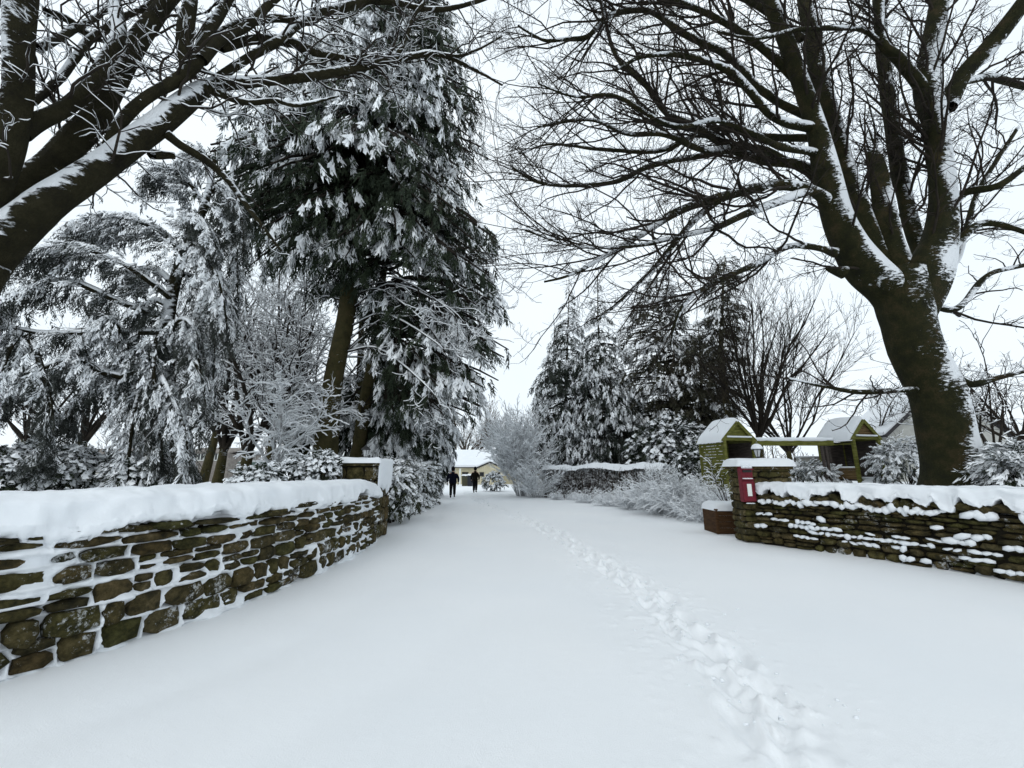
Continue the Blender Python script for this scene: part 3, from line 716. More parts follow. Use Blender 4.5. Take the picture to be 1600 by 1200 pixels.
# ------------------------------------------------------------------ foliage sprays
def spray_template(r, n=12, l=(.30, .5), w=.07, spread=50, droop=.35, snow_w=1.5, snow_h=.05, nsnow=9):
    """unit spray along +x, z up: needle-like leaflets, each snow strip a two-sided ridge lying on one"""
    V, Fq, SV, SF = [], [], [], []
    for k in range(n):
        u = (k+.5)/n*.85; b = np.array([u, r.normal()*.04, -droop*u*u+r.normal()*.04])
        a = radians(r.uniform(.25, 1)*spread)*(1 if k % 2 else -1)
        if k == n-1: a *= .2
        d = nrm(np.array([cos(a), sin(a), -.25-droop*u+r.normal()*.18])); s = nrm(np.cross([0, 0, 1.], d))+r.normal(size=3)*.25
        ln = r.uniform(*l)*(1.15-.45*u); ww = w*r.uniform(.7, 1.4)
        i = len(V); V += [b+d*ln*.12+s*ww/2, b+d*ln+[0, 0, -.06*ln], b+d*ln*.2-s*ww/2]; Fq.append([i, i+1, i+2])
        if k >= n-nsnow:
            q = len(SV); W2 = ww*snow_w*r.uniform(.6, 1.5); f0, f1 = r.uniform(-.2, .1), r.uniform(.7, 1.0); up = np.array([0, 0, .012])
            SV += [b+d*ln*f0+up+[0, 0, snow_h], b+d*ln*(f0*.5+f1*.5)+s*W2/2, b+d*ln*f1+up, b+d*ln*(f0*.55+f1*.45)-s*W2/2]
            SF += [[q, q+1, q+2], [q, q+2, q+3]]
    return np.array(V), np.array(Fq), np.array(SV), np.array(SF)
_r = np.random.default_rng(77)
T_FERN = [spray_template(_r, n=12, l=(.26, .46), w=.08, nsnow=8) for _ in range(6)]
T_HANG = [spray_template(_r, n=13, l=(.30, .55), w=.07, spread=36, droop=.22, snow_w=1.5, snow_h=.035, nsnow=12) for _ in range(6)]
T_FINE = [spray_template(_r, n=13, l=(.22, .44), w=.055, spread=48, droop=.25, snow_w=1.5, snow_h=.035, nsnow=11) for _ in range(6)]
T_LEAF = [spray_template(_r, n=10, l=(.34, .5), w=.19, spread=75, droop=.3, snow_w=1.35, snow_h=.09, nsnow=8) for _ in range(6)]
class Sprays:
    def __init__(s): s.P = []; s.X = []; s.S = []; s.N = []
    def add(s, P, X, S, N): s.P.append(P); s.X.append(X); s.S.append(S); s.N.append(N)
    def build(s, tmpl, matl, parent, r, roll=.35, cull=160, snow_scale=1.0):
        P, X, S, N = (np.concatenate(a) for a in (s.P, s.X, s.S, s.N))
        if cull is not None:
            ok = inframe(P, cull); P, X, S, N = P[ok], X[ok], S[ok], N[ok]
        X = nrm(X); Yv = np.cross(np.array([0, 0, 1.])+r.normal(size=P.shape)*roll, X); Yv = nrm(Yv); Z = np.cross(X, Yv)
        B = np.stack([X, Yv, Z], 1); k = r.integers(0, len(tmpl), len(P)); a, b = Acc(), Acc()
        for t in range(len(tmpl)):
            V, Fq, SV, SF = tmpl[t]; m = k == t; n = m.sum()
            if not n: continue
            W = np.einsum('vk,nkj->nvj', V, B[m])*S[m][:, None, None]+P[m][:, None]
            a.add(W.reshape(-1, 3), (Fq[None]+(np.arange(n)*len(V))[:, None, None]).reshape(-1, 3))
            m = m & (N > .02); n = m.sum()
            if not n: continue
            q = N[m][:, None]; SVn = SV[None]*np.ones((n, 1, 1))
            W = np.einsum('nvk,nkj->nvj', SVn, B[m])*S[m][:, None, None]
            # heavier snow stands higher (world up)
            top = np.zeros(len(SV)); top[0::4] = 1
            W[..., 2] += top[None]*S[m][:, None]*.10*q*snow_scale+.01
            W = W+P[m][:, None]
            b.add(W.reshape(-1, 3), (SF[None]+(np.arange(n)*len(SV))[:, None, None]).reshape(-1, 3))
        a.make('foliage', matl, parent, False); b.make('snow', M_TSNOW, parent, True)
        return a.tris()+b.tris()
def dress(sp, P, n, lat, hang, size, snow, r, t0=.3, down=.0, fan=.6, up=0.0):
    """sprays along a bough polyline P (K,3)"""
    K = len(P); t = t0+(1-t0)*r.random(n)**.8; x = t*(K-1)*.9999; i = x.astype(int); f = (x-i)[:, None]
    p = P[i]*(1-f)+P[i+1]*f; T = nrm(P[i+1]-P[i]); side = nrm(np.cross(T, [0, 0, 1.])+1e-6)
    l = r.normal(size=(n, 1))*lat*(1.1-.6*t[:, None]); dz = r.random((n, 1))**1.3*down
    p = p+side*l+np.array([0, 0, -1.])*(dz+np.abs(l)*.25)+np.array([0, 0, 1.])*up*r.random((n, 1))
    X = T*(1-hang)+side*np.sign(l)*fan*(1-hang*.5)+np.array([0, 0, -1.])*hang+r.normal(size=(n, 3))*.16
    S = size*r.uniform(.7, 1.3, n); pn = vnoise(p[:, 0]*2.0+p[:, 2]*.6, p[:, 2]*2.0+p[:, 1], 12); pr = np.clip((pn-(1-snow*(1.15-.5*dz[:, 0]/(down+1e-6) if down else 1)))*3.2+.5, .02, 1)
    N = np.where(r.random(n) < pr, r.uniform(.4, 1.3, n), 0)
    sp.add(p, X, S, N)
def bough(p0, az, L, droop, r, K=7, lift=.15, bend=.25):
    u = np.linspace(0, 1, K); a = az+bend*r.normal()*u
    d = np.stack([np.cos(a), np.sin(a), 0*u], 1)*L*u[:, None]; d[:, 2] = L*(lift*u-droop*u**2)
    return p0+d
def prof_fn(prof, Y):
    """rows (py, centre px, half width px) -> function z -> (centre xyz, half width m)"""
    pts = []
    for py, cx, hw in prof:
        c = at(cx, py, Y); pts.append((c[2], c[0], hw*tat(cx, py, Y)/F))
    pts = np.array(sorted(pts)); return lambda z: (np.interp(z, pts[:, 0], pts[:, 1]), np.interp(z, pts[:, 0], pts[:, 2])), pts[0, 0], pts[-1, 0]
def conifer(label, cat, prof, Y, nb, ns, size, matl, tmpl, seed, snow=.5, droop=.55, hang=.45, depth=.85, patch=1.6, trunk_r=.25, group=None, name='conifer_tree', inner=.25, lat=.16, trunk=None, ground=0.0, lift=.15, bias=0.0, scale_top=.5, fan=.6, tbark=None, rag=.35, contrast=1.0):
    r = np.random.default_rng(seed); fn, z0, z1 = prof_fn(prof, Y)
    cx0 = fn(z0)[0]; g = float(gh(cx0, Y)) if trunk is None else float(trunk[0][2])
    root = empty(name, (cx0 if trunk is None else trunk[0][0], Y if trunk is None else trunk[0][1], g), label, cat, group)
    zz = np.linspace(z0, z1, 200); ww = np.array([fn(z)[1] for z in zz])*(1.0)+.15; cdf = np.cumsum(ww); cdf /= cdf[-1]
    z = np.sort(np.interp(r.random(nb), cdf, zz)); sp = Sprays(); PB = []
    az = r.random(nb)*2*pi; az = np.where((np.sin(az) > .35) & (r.random(nb) < .6), -az, az)
    for k in range(nb):
        cx, w = fn(z[k]); a = az[k]
        L = w*(1-rag+rag*1.6*vnoise(np.array([a*1.6]), np.array([z[k]*.9]), seed)[0])
        L = max(L, .12); 
        start = np.array([cx, Y, z[k]+L*(droop-lift)*.55])
        if trunk is not None and z[k] < trunk[-1][2]:
            tz = np.array(trunk)[:, 2]; start[0] = .5*start[0]+.5*np.interp(z[k], tz, np.array(trunk)[:, 0])
        tipx = cx-start[0]
        P = bough(start, a, L, droop, r, lift=lift); P[:, 1] = start[1]+(P[:, 1]-start[1])*depth; P[:, 0] += tipx*np.linspace(0, 1, 7)
        PB.append(P)
        sf = vnoise(np.array([a*1.3+z[k]*.5]), np.array([z[k]*patch]), seed+5)[0]; sf = .5+(sf-.5)*contrast
        dens = int(ns*(.35+.65*min(1, L/(ww.max()*.8)))*r.uniform(.7, 1.3))+1
        sc = size*(scale_top+(1-scale_top)*min(1, L/(ww.max()*.6)))
        dress(sp, P, dens, lat*L+.05, hang, sc, np.clip(snow+(sf-.5)*1.2+bias, 0, 1), r, t0=inner, fan=fan)
    P = np.stack(PB); L = np.linalg.norm(P[:, -1]-P[:, 0], axis=1)
    R = (trunk_r*.10+.012*L)[:, None]*np.linspace(1, .25, 7)[None]
    a = Acc(); a.add(*tubes(P, R, 4)[:2]); a.make('boughs', M_TWIG, root)['kind'] = 'stuff'
    if trunk is None:
        T = np.array([[fn(q)[0], Y, q] for q in np.linspace(z0, z1, 14)]); T = np.vstack([[cx0, Y, g-.2], T]); R = np.linspace(trunk_r, .02, len(T))
    else:
        T = spline(np.array(trunk)[:, :3], 40); R = spline(np.array(trunk)[:, 3:4].repeat(3, 1), 40)[:, 0]
    a = Acc(); a.add(*tubes(T[None], R[None], 12 if trunk is not None else 7)[:2]); a.make('trunk', tbark or M_BARK_C, root)
    n = sp.build(tmpl, matl, root, r)
    return root, n

def twig_plant(name, label, cat, base, H, W, stems, seed, levels, snow=.7, mat_=None, r0=.03, spread=.6, group=None, K=7, snow_add=.008, trunk=None, wob=.12, up=.06, depthW=None, maxr=.03, cull=120, parts=('branches', 'snow'), lift=1.0):
    """bare woody plant: stems fanning from the base, then levels of side twigs, each carrying its own snow"""
    r = np.random.default_rng(seed); root = empty(name, base, label, cat, group); base = np.asarray(base, float)
    a = r.random(stems)*2*pi; q = np.sqrt(r.random(stems))*spread
    depthW = depthW or W
    d = nrm(np.stack([np.cos(a)*q*W/H, np.sin(a)*q*depthW/H, np.full(stems, lift)+r.normal(size=stems)*.05], 1))
    L = H*r.uniform(.75, 1.05, stems); p0 = base+np.stack([np.cos(a)*q*.15*W, np.sin(a)*q*.15*depthW, np.full(stems, -.05)], 1)
    if trunk is not None: p0 = np.asarray(trunk, float)[None]+r.normal(size=(stems, 3))*r0*.4; L = (H-(trunk[2]-base[2]))*r.uniform(.75, 1.05, stems)
    pts = [p0]; p = p0
    for k in range(K-1): d = nrm(d+wob*r.normal(size=(stems, 3))+[0, 0, up*.5]); p = p+d*(L/(K-1))[:, None]; pts.append(p)
    P = np.stack(pts, 1); R = r0*r.uniform(.6, 1, stems)[:, None]*np.linspace(1, .25, K)[None]
    lv = [[(P, R)]]
    for kw in levels: lv.append(grow(lv[-1], cull=cull, r=r, **kw))
    A, S = Acc(), Acc()
    for i, l in enumerate(lv):
        for P, R in l:
            A.add(*(strip(P, R) if i >= len(lv)-1 else tubes(P, R, 5 if i == 0 else 3)[:2]))
            if snow > 0: S.add(*sleeve(P, R, add=snow_add, k=.8, r=r, cover=snow, maxr=maxr)[:2])
    if trunk is not None:
        T = spline([base-[0, 0, .2], (base+np.asarray(trunk))/2+r.normal(size=3)*[.05, .05, 0], np.asarray(trunk)+[0, 0, .1]], 10)
        B = Acc(); B.add(*tubes(T[None], (r0*np.linspace(2.1, 1.35, 10))[None], 10)[:2]); B.make('trunk', M_BARK_C, root)
    A.make(parts[0], mat_ or M_TWIG, root)
    if snow > 0 and S.V: S.make(parts[1], M_TSNOW, root)
    return root
def leafy(name, label, cat, c, rad, n, size, seed, matl=None, tmpl=None, snow=.75, group=None, hang=.35, base_z=None, boxy=False, fill=.7, cull=140, blob_top=0, topsnow=None):
    """evergreen bush: leaf sprays over a lumpy volume, snow on them"""
    r = np.random.default_rng(seed); c = np.asarray(c, float); rad = np.asarray(rad, float)
    root = empty(name, (c[0], c[1], base_z if base_z is not None else c[2]-rad[2]), label, cat, group)
    if boxy:
        u = r.uniform(-1, 1, (n, 3)); f = r.integers(0, 3, n); m = r.random(n) < fill
        u[np.arange(n)[m], f[m]] = np.sign(u[np.arange(n)[m], f[m]])*r.uniform(.85, 1.05, m.sum())
        o = u*np.array([1, 1, .6])
    else:
        o = nrm(r.normal(size=(n, 3))); o[:, 2] = np.where(o[:, 2] < -.55, -o[:, 2], o[:, 2]); q = (fill+(1-fill)*r.random(n))[:, None]
        lump = .78+.42*vnoise(np.arctan2(o[:, 1], o[:, 0])*2.1+seed, o[:, 2]*3.2, seed)[:, None]
        u = o*q*lump
    P = c+u*rad
    X = nrm(o)*(1-hang)+np.array([0, 0, -1])*hang+r.normal(size=(n, 3))*.35
    N = np.where(r.random(n) < snow*(.75+.35*u[:, 2]), r.uniform(.5, 1.4, n), 0)
    sp = Sprays(); sp.add(P, X, size*r.uniform(.65, 1.3, n), N); sp.build(tmpl or T_LEAF, matl or M_LAU, root, r, cull=cull)
    m = 14; a = r.random(m)*2*pi; tip = c+np.stack([np.cos(a)*rad[0]*.6, np.sin(a)*rad[1]*.6, r.uniform(-.3, .6, m)*rad[2]], 1)
    b = np.broadcast_to(np.array([c[0], c[1], c[2]-rad[2]*1.02]), (m, 3)); P = b[:, None]*(1-np.linspace(0, 1, 5)[None, :, None])+tip[:, None]*np.linspace(0, 1, 5)[None, :, None]
    A = Acc(); A.add(*tubes(P+r.normal(size=P.shape)*.02, np.full((m, 5), .012)*np.linspace(1.3, .5, 5), 4)[:2]); A.make('stems', M_TWIG, root)
    return root

# ------------------------------------------------------------------ the two great bare trees
def limb(pts, n=None):
    p2 = np.array([(x, y) for x, y, _, _ in pts], float); im = nrm(np.gradient(p2, axis=0)); rd = p2-[800, 600+F*math.tan(PITCH)*0]
    th = np.linalg.norm(rd, axis=1)/F; rd = nrm(rd+1e-6); sn = np.abs(im[:, 0]*rd[:, 1]-im[:, 1]*rd[:, 0])
    k = 1/np.sqrt(1+(th*sn)**2)                      # wide-angle stretch across the limb
    q = np.array([[*at(x, y, Y), rp*tat(x, y, Y)/F] for x, y, rp, Y in pts]); q[:, 3] *= k
    d = np.linalg.norm(np.diff(q[:, :3], axis=0), axis=1).sum(); n = n or int(np.clip(d/max(.11, q[:, 3].max()*.30), 10, 80))
    c = spline(q, n); c[:, 3] = np.maximum(c[:, 3], .004); return c[:, :3], c[:, 3]
def big_tree(label, limbs, base, levels, seed, bark, snow_cover, group, thick_snow=None, twig_mat=None, sn_add=.010, snow_min_level=0, cull=180, snow_k=.55, extra_snow_levels=9):
    r = np.random.default_rng(seed)
    root = empty('bare_tree', base, label, 'tree', group)
    batches = []; S = Acc()
    for i, (nm, pts) in enumerate(limbs):
        plaster = seed == 17 and i < 2
        P, R = limb(pts); big = R.max() > .09
        # gnarl
        n = len(P); arc = np.concatenate([[0], np.cumsum(np.linalg.norm(np.diff(P, axis=0), axis=1))])/(R.max()*5+.25)
        w = np.stack([fbm(arc, np.full(n, i*7.7+k*3.1), 2 if big else 3, 4)-.5 for k in range(3)], 1)
        P = P+w*(R[:, None]*.35+.03); Rr = R*(1+(.05 if R.max() > .2 else .13)*(fbm(arc*1.5, np.full(n, i*3.3), 2, 9)-.5)*2)
        sides = 22 if R.max() > .25 else 14 if big else 8
        V, Q, C = tubes(P[None], Rr[None], sides, cap=True)
        # lumpy, ridged cross-section
        if big:
            Vr = V[:-1].reshape(n, sides, 3); rel = Vr-P[:, None]; ang = np.arange(sides)/sides*2*pi
            k = 1+.13*np.sin(ang*3+i)[None]*fbm(arc*.6, np.arange(n)*0+i, 2, 3)[:, None]+.05*(vnoise(np.repeat(arc[:, None]*1.1, sides, 1), np.repeat((np.abs(ang-pi)*1.9)[None], n, 0), i)-.5)
            V[:-1] = (P[:, None]+rel*k[..., None]).reshape(-1, 3)
        A = Acc(); A.add(V, Q, C); A.make(nm, M_BARK_LS if plaster else bark, root)
        if nm == 'limb': batches.append((P[None], R[None]))
        if snow_cover > 0 and R.max() < .40:
            K = n; T = nrm(np.gradient(P, axis=0)); h = 1-T[:, 2]**2
            on = np.clip((h-.28)*2.4, 0, 1)*np.clip((fbm(np.arange(n)*.30+i*5, np.zeros(n), 3, 2)-(1-snow_cover))*7, 0, 1)
            sr = np.minimum(Rr*snow_k+.014, .10)*on; Pp = P.copy(); Pp[:, 2] += (Rr-sr*.45)*np.sqrt(np.clip(h, 0, 1)); Pp[:, 2] -= (1-np.clip(on*3, 0, 1))*Rr*.5
            S.add(*tubes(Pp[None], np.maximum(sr*1.0, 1e-4)[None], 8)[:2])
    cur = [b for b in batches]; A = Acc()
    for li, kw in enumerate(levels):
        src = cur if kw.pop('all', False) is False else allb
        nxt = grow(src, cull=cull, r=r, **kw)
        for P, R in nxt:
            A.add(*(strip(P, R) if li >= 2 else tubes(P, R, 5 if li == 0 else 3)[:2]))
            if snow_cover > 0 and li < extra_snow_levels: S.add(*sleeve(P, R, add=sn_add*(1 if li == 0 else .8), k=.7, r=r, cover=snow_cover, thr=.2, maxr=.06)[:2])
        cur = nxt
    A.make('twigs', twig_mat or M_TWIG, root)
    if S.V: S.make('snow', M_TSNOW, root)
    print('tree', label[:20], A.tris(), S.tris())
    return root
YR = 9.0
RL = [
 ('trunk', [(1496, 790, 96, YR), (1490, 758, 64, YR), (1484, 725, 53, YR), (1474, 680, 50, YR), (1463, 620, 49, YR), (1450, 590, 47, YR), (1430, 545, 47, YR), (1420, 505, 47, YR), (1412, 470, 50, YR), (1408, 430, 46, YR)]),
 ('limb', [(1425, 500, 38, YR), (1392, 455, 36, YR), (1352, 418, 36, YR-.1), (1325, 380, 31, YR-.2), (1305, 335, 27, YR-.3), (1290, 270, 24, YR-.5), (1275, 200, 18, YR-.6), (1240, 100, 15, YR-.8), (1205, 0, 13, YR-1), (1190, -80, 10, YR-1.1)]),
 ('limb', [(1385, 435, 30, YR+.3), (1358, 380, 24, YR+.3), (1335, 310, 19, YR+.3), (1312, 235, 18, YR+.4), (1290, 150, 17, YR+.4), (1268, 60, 14, YR+.5), (1250, -40, 12, YR+.6)]),
 ('limb', [(1408, 420, 26, YR+.1), (1390, 370, 21, YR+.1), (1376, 310, 18, YR+.1), (1364, 238, 14, YR+.1)]),
 ('limb', [(1445, 420, 17, YR+.5), (1422, 345, 14, YR+.6), (1405, 270, 14, YR+.7), (1394, 200, 13, YR+.8), (1383, 130, 12, YR+.9), (1376, 60, 11, YR+1), (1372, -40, 10, YR+1.1)]),
 ('limb', [(1425, 490, 40, YR), (1442, 430, 42, YR-.1), (1462, 380, 31, YR-.2), (1470, 320, 24, YR-.3), (1467, 250, 21, YR-.4), (1463, 190, 22, YR-.5), (1452, 130, 24, YR-.5), (1460, 60, 19, YR-.6), (1470, 0, 16, YR-.7), (1480, -80, 13, YR-.8)]),
 ('limb', [(1450, 145, 14, YR-.5), (1410, 97, 12, YR-.7), (1378, 65, 10, YR-.9), (1375, 20, 9, YR-1), (1380, -60, 7, YR-1.2)]),
 ('limb', [(1372, 62, 6, YR-.9), (1340, 45, 5, YR-1), (1250, 46, 4, YR-1.2), (1180, 60, 3, YR-1.4), (1120, 50, 2, YR-1.6)]),
 ('limb', [(1478, 170, 15, YR-.5), (1505, 118, 13, YR-.7), (1545, 75, 13, YR-1), (1590, 20, 12, YR-1.4), (1640, -50, 10, YR-1.8)]),
 ('limb', [(1490, 130, 6, YR), (1545, 122, 7, YR+.3), (1610, 135, 7, YR+.6), (1720, 150, 4, YR+.8)]),
 ('limb', [(1298, 318, 12, YR-.4), (1262, 297, 9, YR-.6), (1200, 290, 9, YR-.8), (1130, 307, 8, YR-1), (1060, 330, 6.5, YR-1.2), (1000, 368, 5, YR-1.4), (940, 402, 3.5, YR-1.5), (895, 428, 2.5, YR-1.6), (850, 440, 1.5, YR-1.6)]),
 ('limb', [(1292, 275, 12, YR-.3), (1240, 257, 9, YR-.1), (1185, 250, 8, YR+.1), (1140, 232, 8, YR+.2), (1090, 200, 7, YR+.3), (1045, 180, 6, YR+.4), (1008, 130, 5, YR+.5), (965, 90, 4, YR+.6), (945, 30, 3, YR+.7), (930, -40, 2, YR+.8)]),
 ('limb', [(1140, 232, 7, YR+.2), (1100, 235, 5.5, YR-.2), (1040, 212, 5, YR-.4), (980, 208, 4, YR-.6), (930, 188, 3.5, YR-.7), (880, 190, 3, YR-.8), (840, 200, 2, YR-.9)]),
 ('limb', [(1232, 255, 7, YR), (1180, 232, 6, YR+.5), (1110, 240, 5, YR+.8), (1020, 258, 4.5, YR+1), (960, 285, 4, YR+1.2), (895, 290, 3.2, YR+1.3), (840, 285, 2.6, YR+1.4), (800, 262, 2, YR+1.4)]),
 ('limb', [(1272, 200, 10, YR-.6), (1210, 182, 8, YR-.9), (1170, 140, 7.5, YR-1.2), (1135, 108, 7, YR-1.4), (1070, 86, 6, YR-1.6), (1005, 88, 3.5, YR-1.8), (960, 110, 2.5, YR-1.9)]),
 ('limb', [(1268, 185, 8, YR), (1200, 150, 7, YR+.4), (1140, 90, 7, YR+.7), (1070, 52, 7, YR+.9), (1010, 15, 6, YR+1), (950, 25, 5, YR+1.1), (920, 55, 4.5, YR+1.1), (885, 60, 4, YR+1.2), (850, 62, 3, YR+1.2), (810, 40, 2, YR+1.2)]),
 ('limb', [(1250, 130, 9, YR-.5), (1190, 75, 8, YR-.8), (1140, 40, 7, YR-1), (1080, 10, 6, YR-1.2), (1000, -20, 5, YR-1.4), (900, -60, 3, YR-1.5)]),
 ('limb', [(1305, 395, 8, YR-.3), (1280, 388, 5, YR-.5), (1235, 384, 5, YR-.8), (1180, 412, 4.5, YR-1), (1120, 440, 4, YR-1.2), (1078, 466, 3.4, YR-1.4), (1055, 505, 2.5, YR-1.4), (1048, 540, 1.5, YR-1.4)]),
 ('limb', [(1130, 308, 6, YR-1), (1080, 350, 5, YR-.8), (1030, 410, 4, YR-.7), (990, 450, 3, YR-.6), (935, 500, 2, YR-.6)]),
 ('limb', [(1262, 297, 7, YR-.6), (1200, 320, 6, YR-.9), (1120, 355, 5, YR-1.3), (1050, 372, 4, YR-1.6), (985, 384, 3, YR-1.8), (900, 385, 2.2, YR-2), (820, 360, 1.5, YR-2)]),
 ('limb', [(1285, 240, 7, YR-.5), (1210, 225, 6, YR-1), (1130, 190, 5, YR-1.4), (1050, 195, 4.5, YR-1.7), (960, 150, 3.6, YR-2), (900, 150, 3, YR-2.2), (840, 130, 2, YR-2.3)]),
 ('limb', [(1278, 215, 7, YR-.2), (1200, 215, 6, YR+.4), (1120, 200, 5, YR+.9), (1030, 235, 4, YR+1.3), (930, 232, 3, YR+1.6), (860, 225, 2, YR+1.7), (810, 240, 1.4, YR+1.8)]),
 ('limb', [(1255, 60, 8, YR-.2), (1200, 20, 7, YR), (1130, -20, 6, YR+.2), (1050, -60, 5, YR+.3)]),
 ('limb', [(1478, 330, 7, YR), (1510, 300, 6, YR-.3), (1560, 290, 5, YR-.7), (1620, 250, 4, YR-1), (1700, 230, 3, YR-1.3)]),
 ('limb', [(1485, 390, 7, YR), (1530, 350, 6, YR-.2), (1580, 355, 5, YR-.4), (1640, 380, 3, YR-.7)]),
 ('limb', [(1475, 430, 6, YR+.2), (1500, 395, 5.5, YR+.4), (1520, 320, 5, YR+.6), (1545, 270, 4, YR+.8), (1590, 200, 3, YR+1)]),
 ('limb', [(1465, 480, 6, YR+.2), (1500, 480, 5, YR+.2), (1545, 430, 4, YR+.3), (1620, 410, 3, YR+.4)]),
 ('limb', [(1500, 590, 5, YR), (1520, 600, 5, YR-.2), (1560, 590, 4, YR-.3), (1620, 575, 3, YR-.5)]),
 ('limb', [(1440, 608, 6, YR), (1410, 610, 4.5, YR-.2), (1345, 612, 4, YR-.4), (1290, 604, 3, YR-.6), (1230, 590, 2, YR-.8)]),
 ('stub', [(1318, 425, 10, YR-.3), (1302, 421, 6, YR-.35), (1294, 418, 4.5, YR-.4)]),
 ('stub', [(1372, 242, 3, YR+.1), (1362, 215, 2, YR+.1), (1352, 190, 1.2, YR+.1)]),
 ('stub', [(1368, 242, 3, YR+.1), (1366, 195, 2, YR+.1), (1351, 140, 1.2, YR+.1)]),
]
lv_r = [dict(per_m=2.7, ratio=(.35, .7), ang=(18, 48), K=9, wob=.13, trop=(-.02, 0, .03), rf=.42, tr=(.12, 1.0), lmax=2.6, lmin=.6, rmin=.0065),
        dict(per_m=4.0, ratio=(.32, .6), ang=(25, 60), K=6, wob=.22, trop=(0, 0, .05), rf=.5, tr=(.1, 1.0), lmax=1.2, lmin=.3, rmin=.0045),
        dict(per_m=4.8, ratio=(.35, .6), ang=(30, 65), K=4, wob=.3, trop=(0, 0, .06), rf=.6, tr=(.1, 1.0), lmax=.6, lmin=.16, rmin=.0036),
        dict(per_m=4.2, ratio=(.4, .7), ang=(30, 65), K=3, wob=.3, trop=(0, 0, .05), rf=.7, tr=(.2, 1.0), lmax=.35, lmin=.09, rmin=.003)]
b = at(1490, 745, YR)
big_tree('huge bare tree with forked mossy trunk and sweeping dark branches behind the right wall', RL, (b[0], YR, 1.05), lv_r, 41, M_BARK_R, .2, None, sn_add=.004, snow_k=.35, extra_snow_levels=1, cull=90)

LL = [
 ('trunk', [(-260, 1150, 95, 4.4), (-210, 900, 85, 4.4), (-160, 700, 72, 4.4), (-110, 560, 66, 4.4), (-75, 470, 62, 4.4), (-40, 405, 54, 4.4)]),
 ('limb', [(-85, 480, 62, 4.4), (-12, 392, 48, 4.5), (60, 328, 37, 4.6), (120, 285, 31, 4.8), (180, 243, 27, 5), (235, 202, 25, 5.2), (285, 163, 22, 5.4), (330, 137, 15, 5.6), (400, 129, 10, 5.9), (480, 118, 9, 6.2), (560, 104, 8, 6.5), (620, 92, 6.5, 6.8), (680, 84, 5, 7), (730, 104, 3, 7.2), (785, 134, 1.8, 7.3)]),
 ('limb', [(-70, 440, 52, 4.4), (-35, 340, 42, 4.35), (4, 250, 33, 4.3), (22, 170, 29, 4.2), (27, 90, 28, 4.1), (30, 0, 30, 4), (34, -90, 28, 3.9)]),
 ('limb', [(-30, 350, 40, 4.6), (30, 292, 27, 4.8), (80, 258, 27, 4.9), (118, 218, 29, 5), (152, 178, 25, 5.1), (178, 130, 21, 5.2), (205, 75, 21, 5.3), (245, 22, 18, 5.4), (300, -40, 14, 5.5)]),
 ('limb', [(30, 205, 22, 4.3), (70, 185, 17, 4.5), (105, 165, 15, 4.6), (140, 135, 16, 4.7), (162, 95, 15, 4.8), (185, 50, 13, 4.9), (180, 0, 12, 5), (175, -60, 10, 5)]),
 ('limb', [(52, 160, 8, 4.4), (80, 135, 9, 4.7), (110, 100, 10, 5), (145, 60, 9, 5.2), (190, 28, 8, 5.4), (240, 5, 7, 5.6), (290, -40, 6, 5.8)]),
 ('limb', [(165, 235, 12, 5), (190, 190, 12, 5), (235, 148, 11, 5.1), (280, 120, 13, 5.2), (310, 92, 14, 5.3), (325, 50, 12, 5.4), (350, 10, 10, 5.5), (375, -40, 8, 5.6)]),
 ('limb', [(292, 110, 14, 5.3), (288, 60, 14, 5.2), (296, 0, 13, 5.1), (300, -60, 12, 5)]),
 ('limb', [(315, 95, 13, 5.3), (350, 60, 11, 5.5), (385, 40, 10, 5.7), (430, 0, 8, 5.9), (470, -40, 6, 6)]),
 ('limb', [(325, 135, 12, 5.6), (370, 100, 9, 5.8), (410, 80, 9, 6), (440, 62, 9, 6.1), (470, 35, 9, 6.3), (510, 18, 9, 6.5), (560, 5, 8, 6.8), (620, -12, 6, 7)]),
 ('limb', [(330, 60, 9, 5.6), (380, 38, 9, 5.9), (430, 28, 8, 6.2), (480, 30, 8, 6.4), (540, 8, 7, 6.7), (600, 2, 6, 7), (680, 15, 5, 7.2), (740, 5, 4, 7.3), (800, -20, 3, 7.4)]),
 ('limb', [(345, 75, 8, 5.6), (400, 62, 9, 6), (450, 66, 9, 6.3), (490, 82, 8, 6.5), (540, 92, 6, 6.7), (590, 88, 5, 6.9), (610, 95, 4, 7)]),
 ('limb', [(610, 95, 5, 6.8), (630, 70, 4, 6.9), (645, 30, 3.5, 7), (665, 0, 3, 7.1), (690, -30, 2, 7.2)]),
 ('limb', [(680, 84, 4, 7), (715, 88, 3, 7.1), (745, 78, 2.4, 7.2), (785, 55, 1.6, 7.3)]),
 ('limb', [(262, 212, 7, 5.3), (285, 228, 6, 5.4), (320, 248, 5.5, 5.6), (355, 278, 5, 5.8), (385, 318, 4, 6), (410, 355, 3.2, 6.1), (440, 392, 2, 6.2)]),
 ('limb', [(60, 75, 10, 4.6), (110, 50, 8, 5), (160, 20, 6, 5.4), (220, -30, 5, 5.6)]),
 ('limb', [(330, 140, 7, 5.6), (380, 160, 5, 5.7), (430, 158, 4.5, 5.8), (470, 165, 4, 5.9), (530, 150, 2, 6)]),
 ('limb', [(75, 20, 7, 4.8), (105, 30, 6, 5), (130, 50, 6, 5.2), (155, 62, 4, 5.4)]),
 ('stub', [(238, 243, 8, 5.3), (258, 244, 6, 5.5), (274, 246, 5, 5.6)]),
]
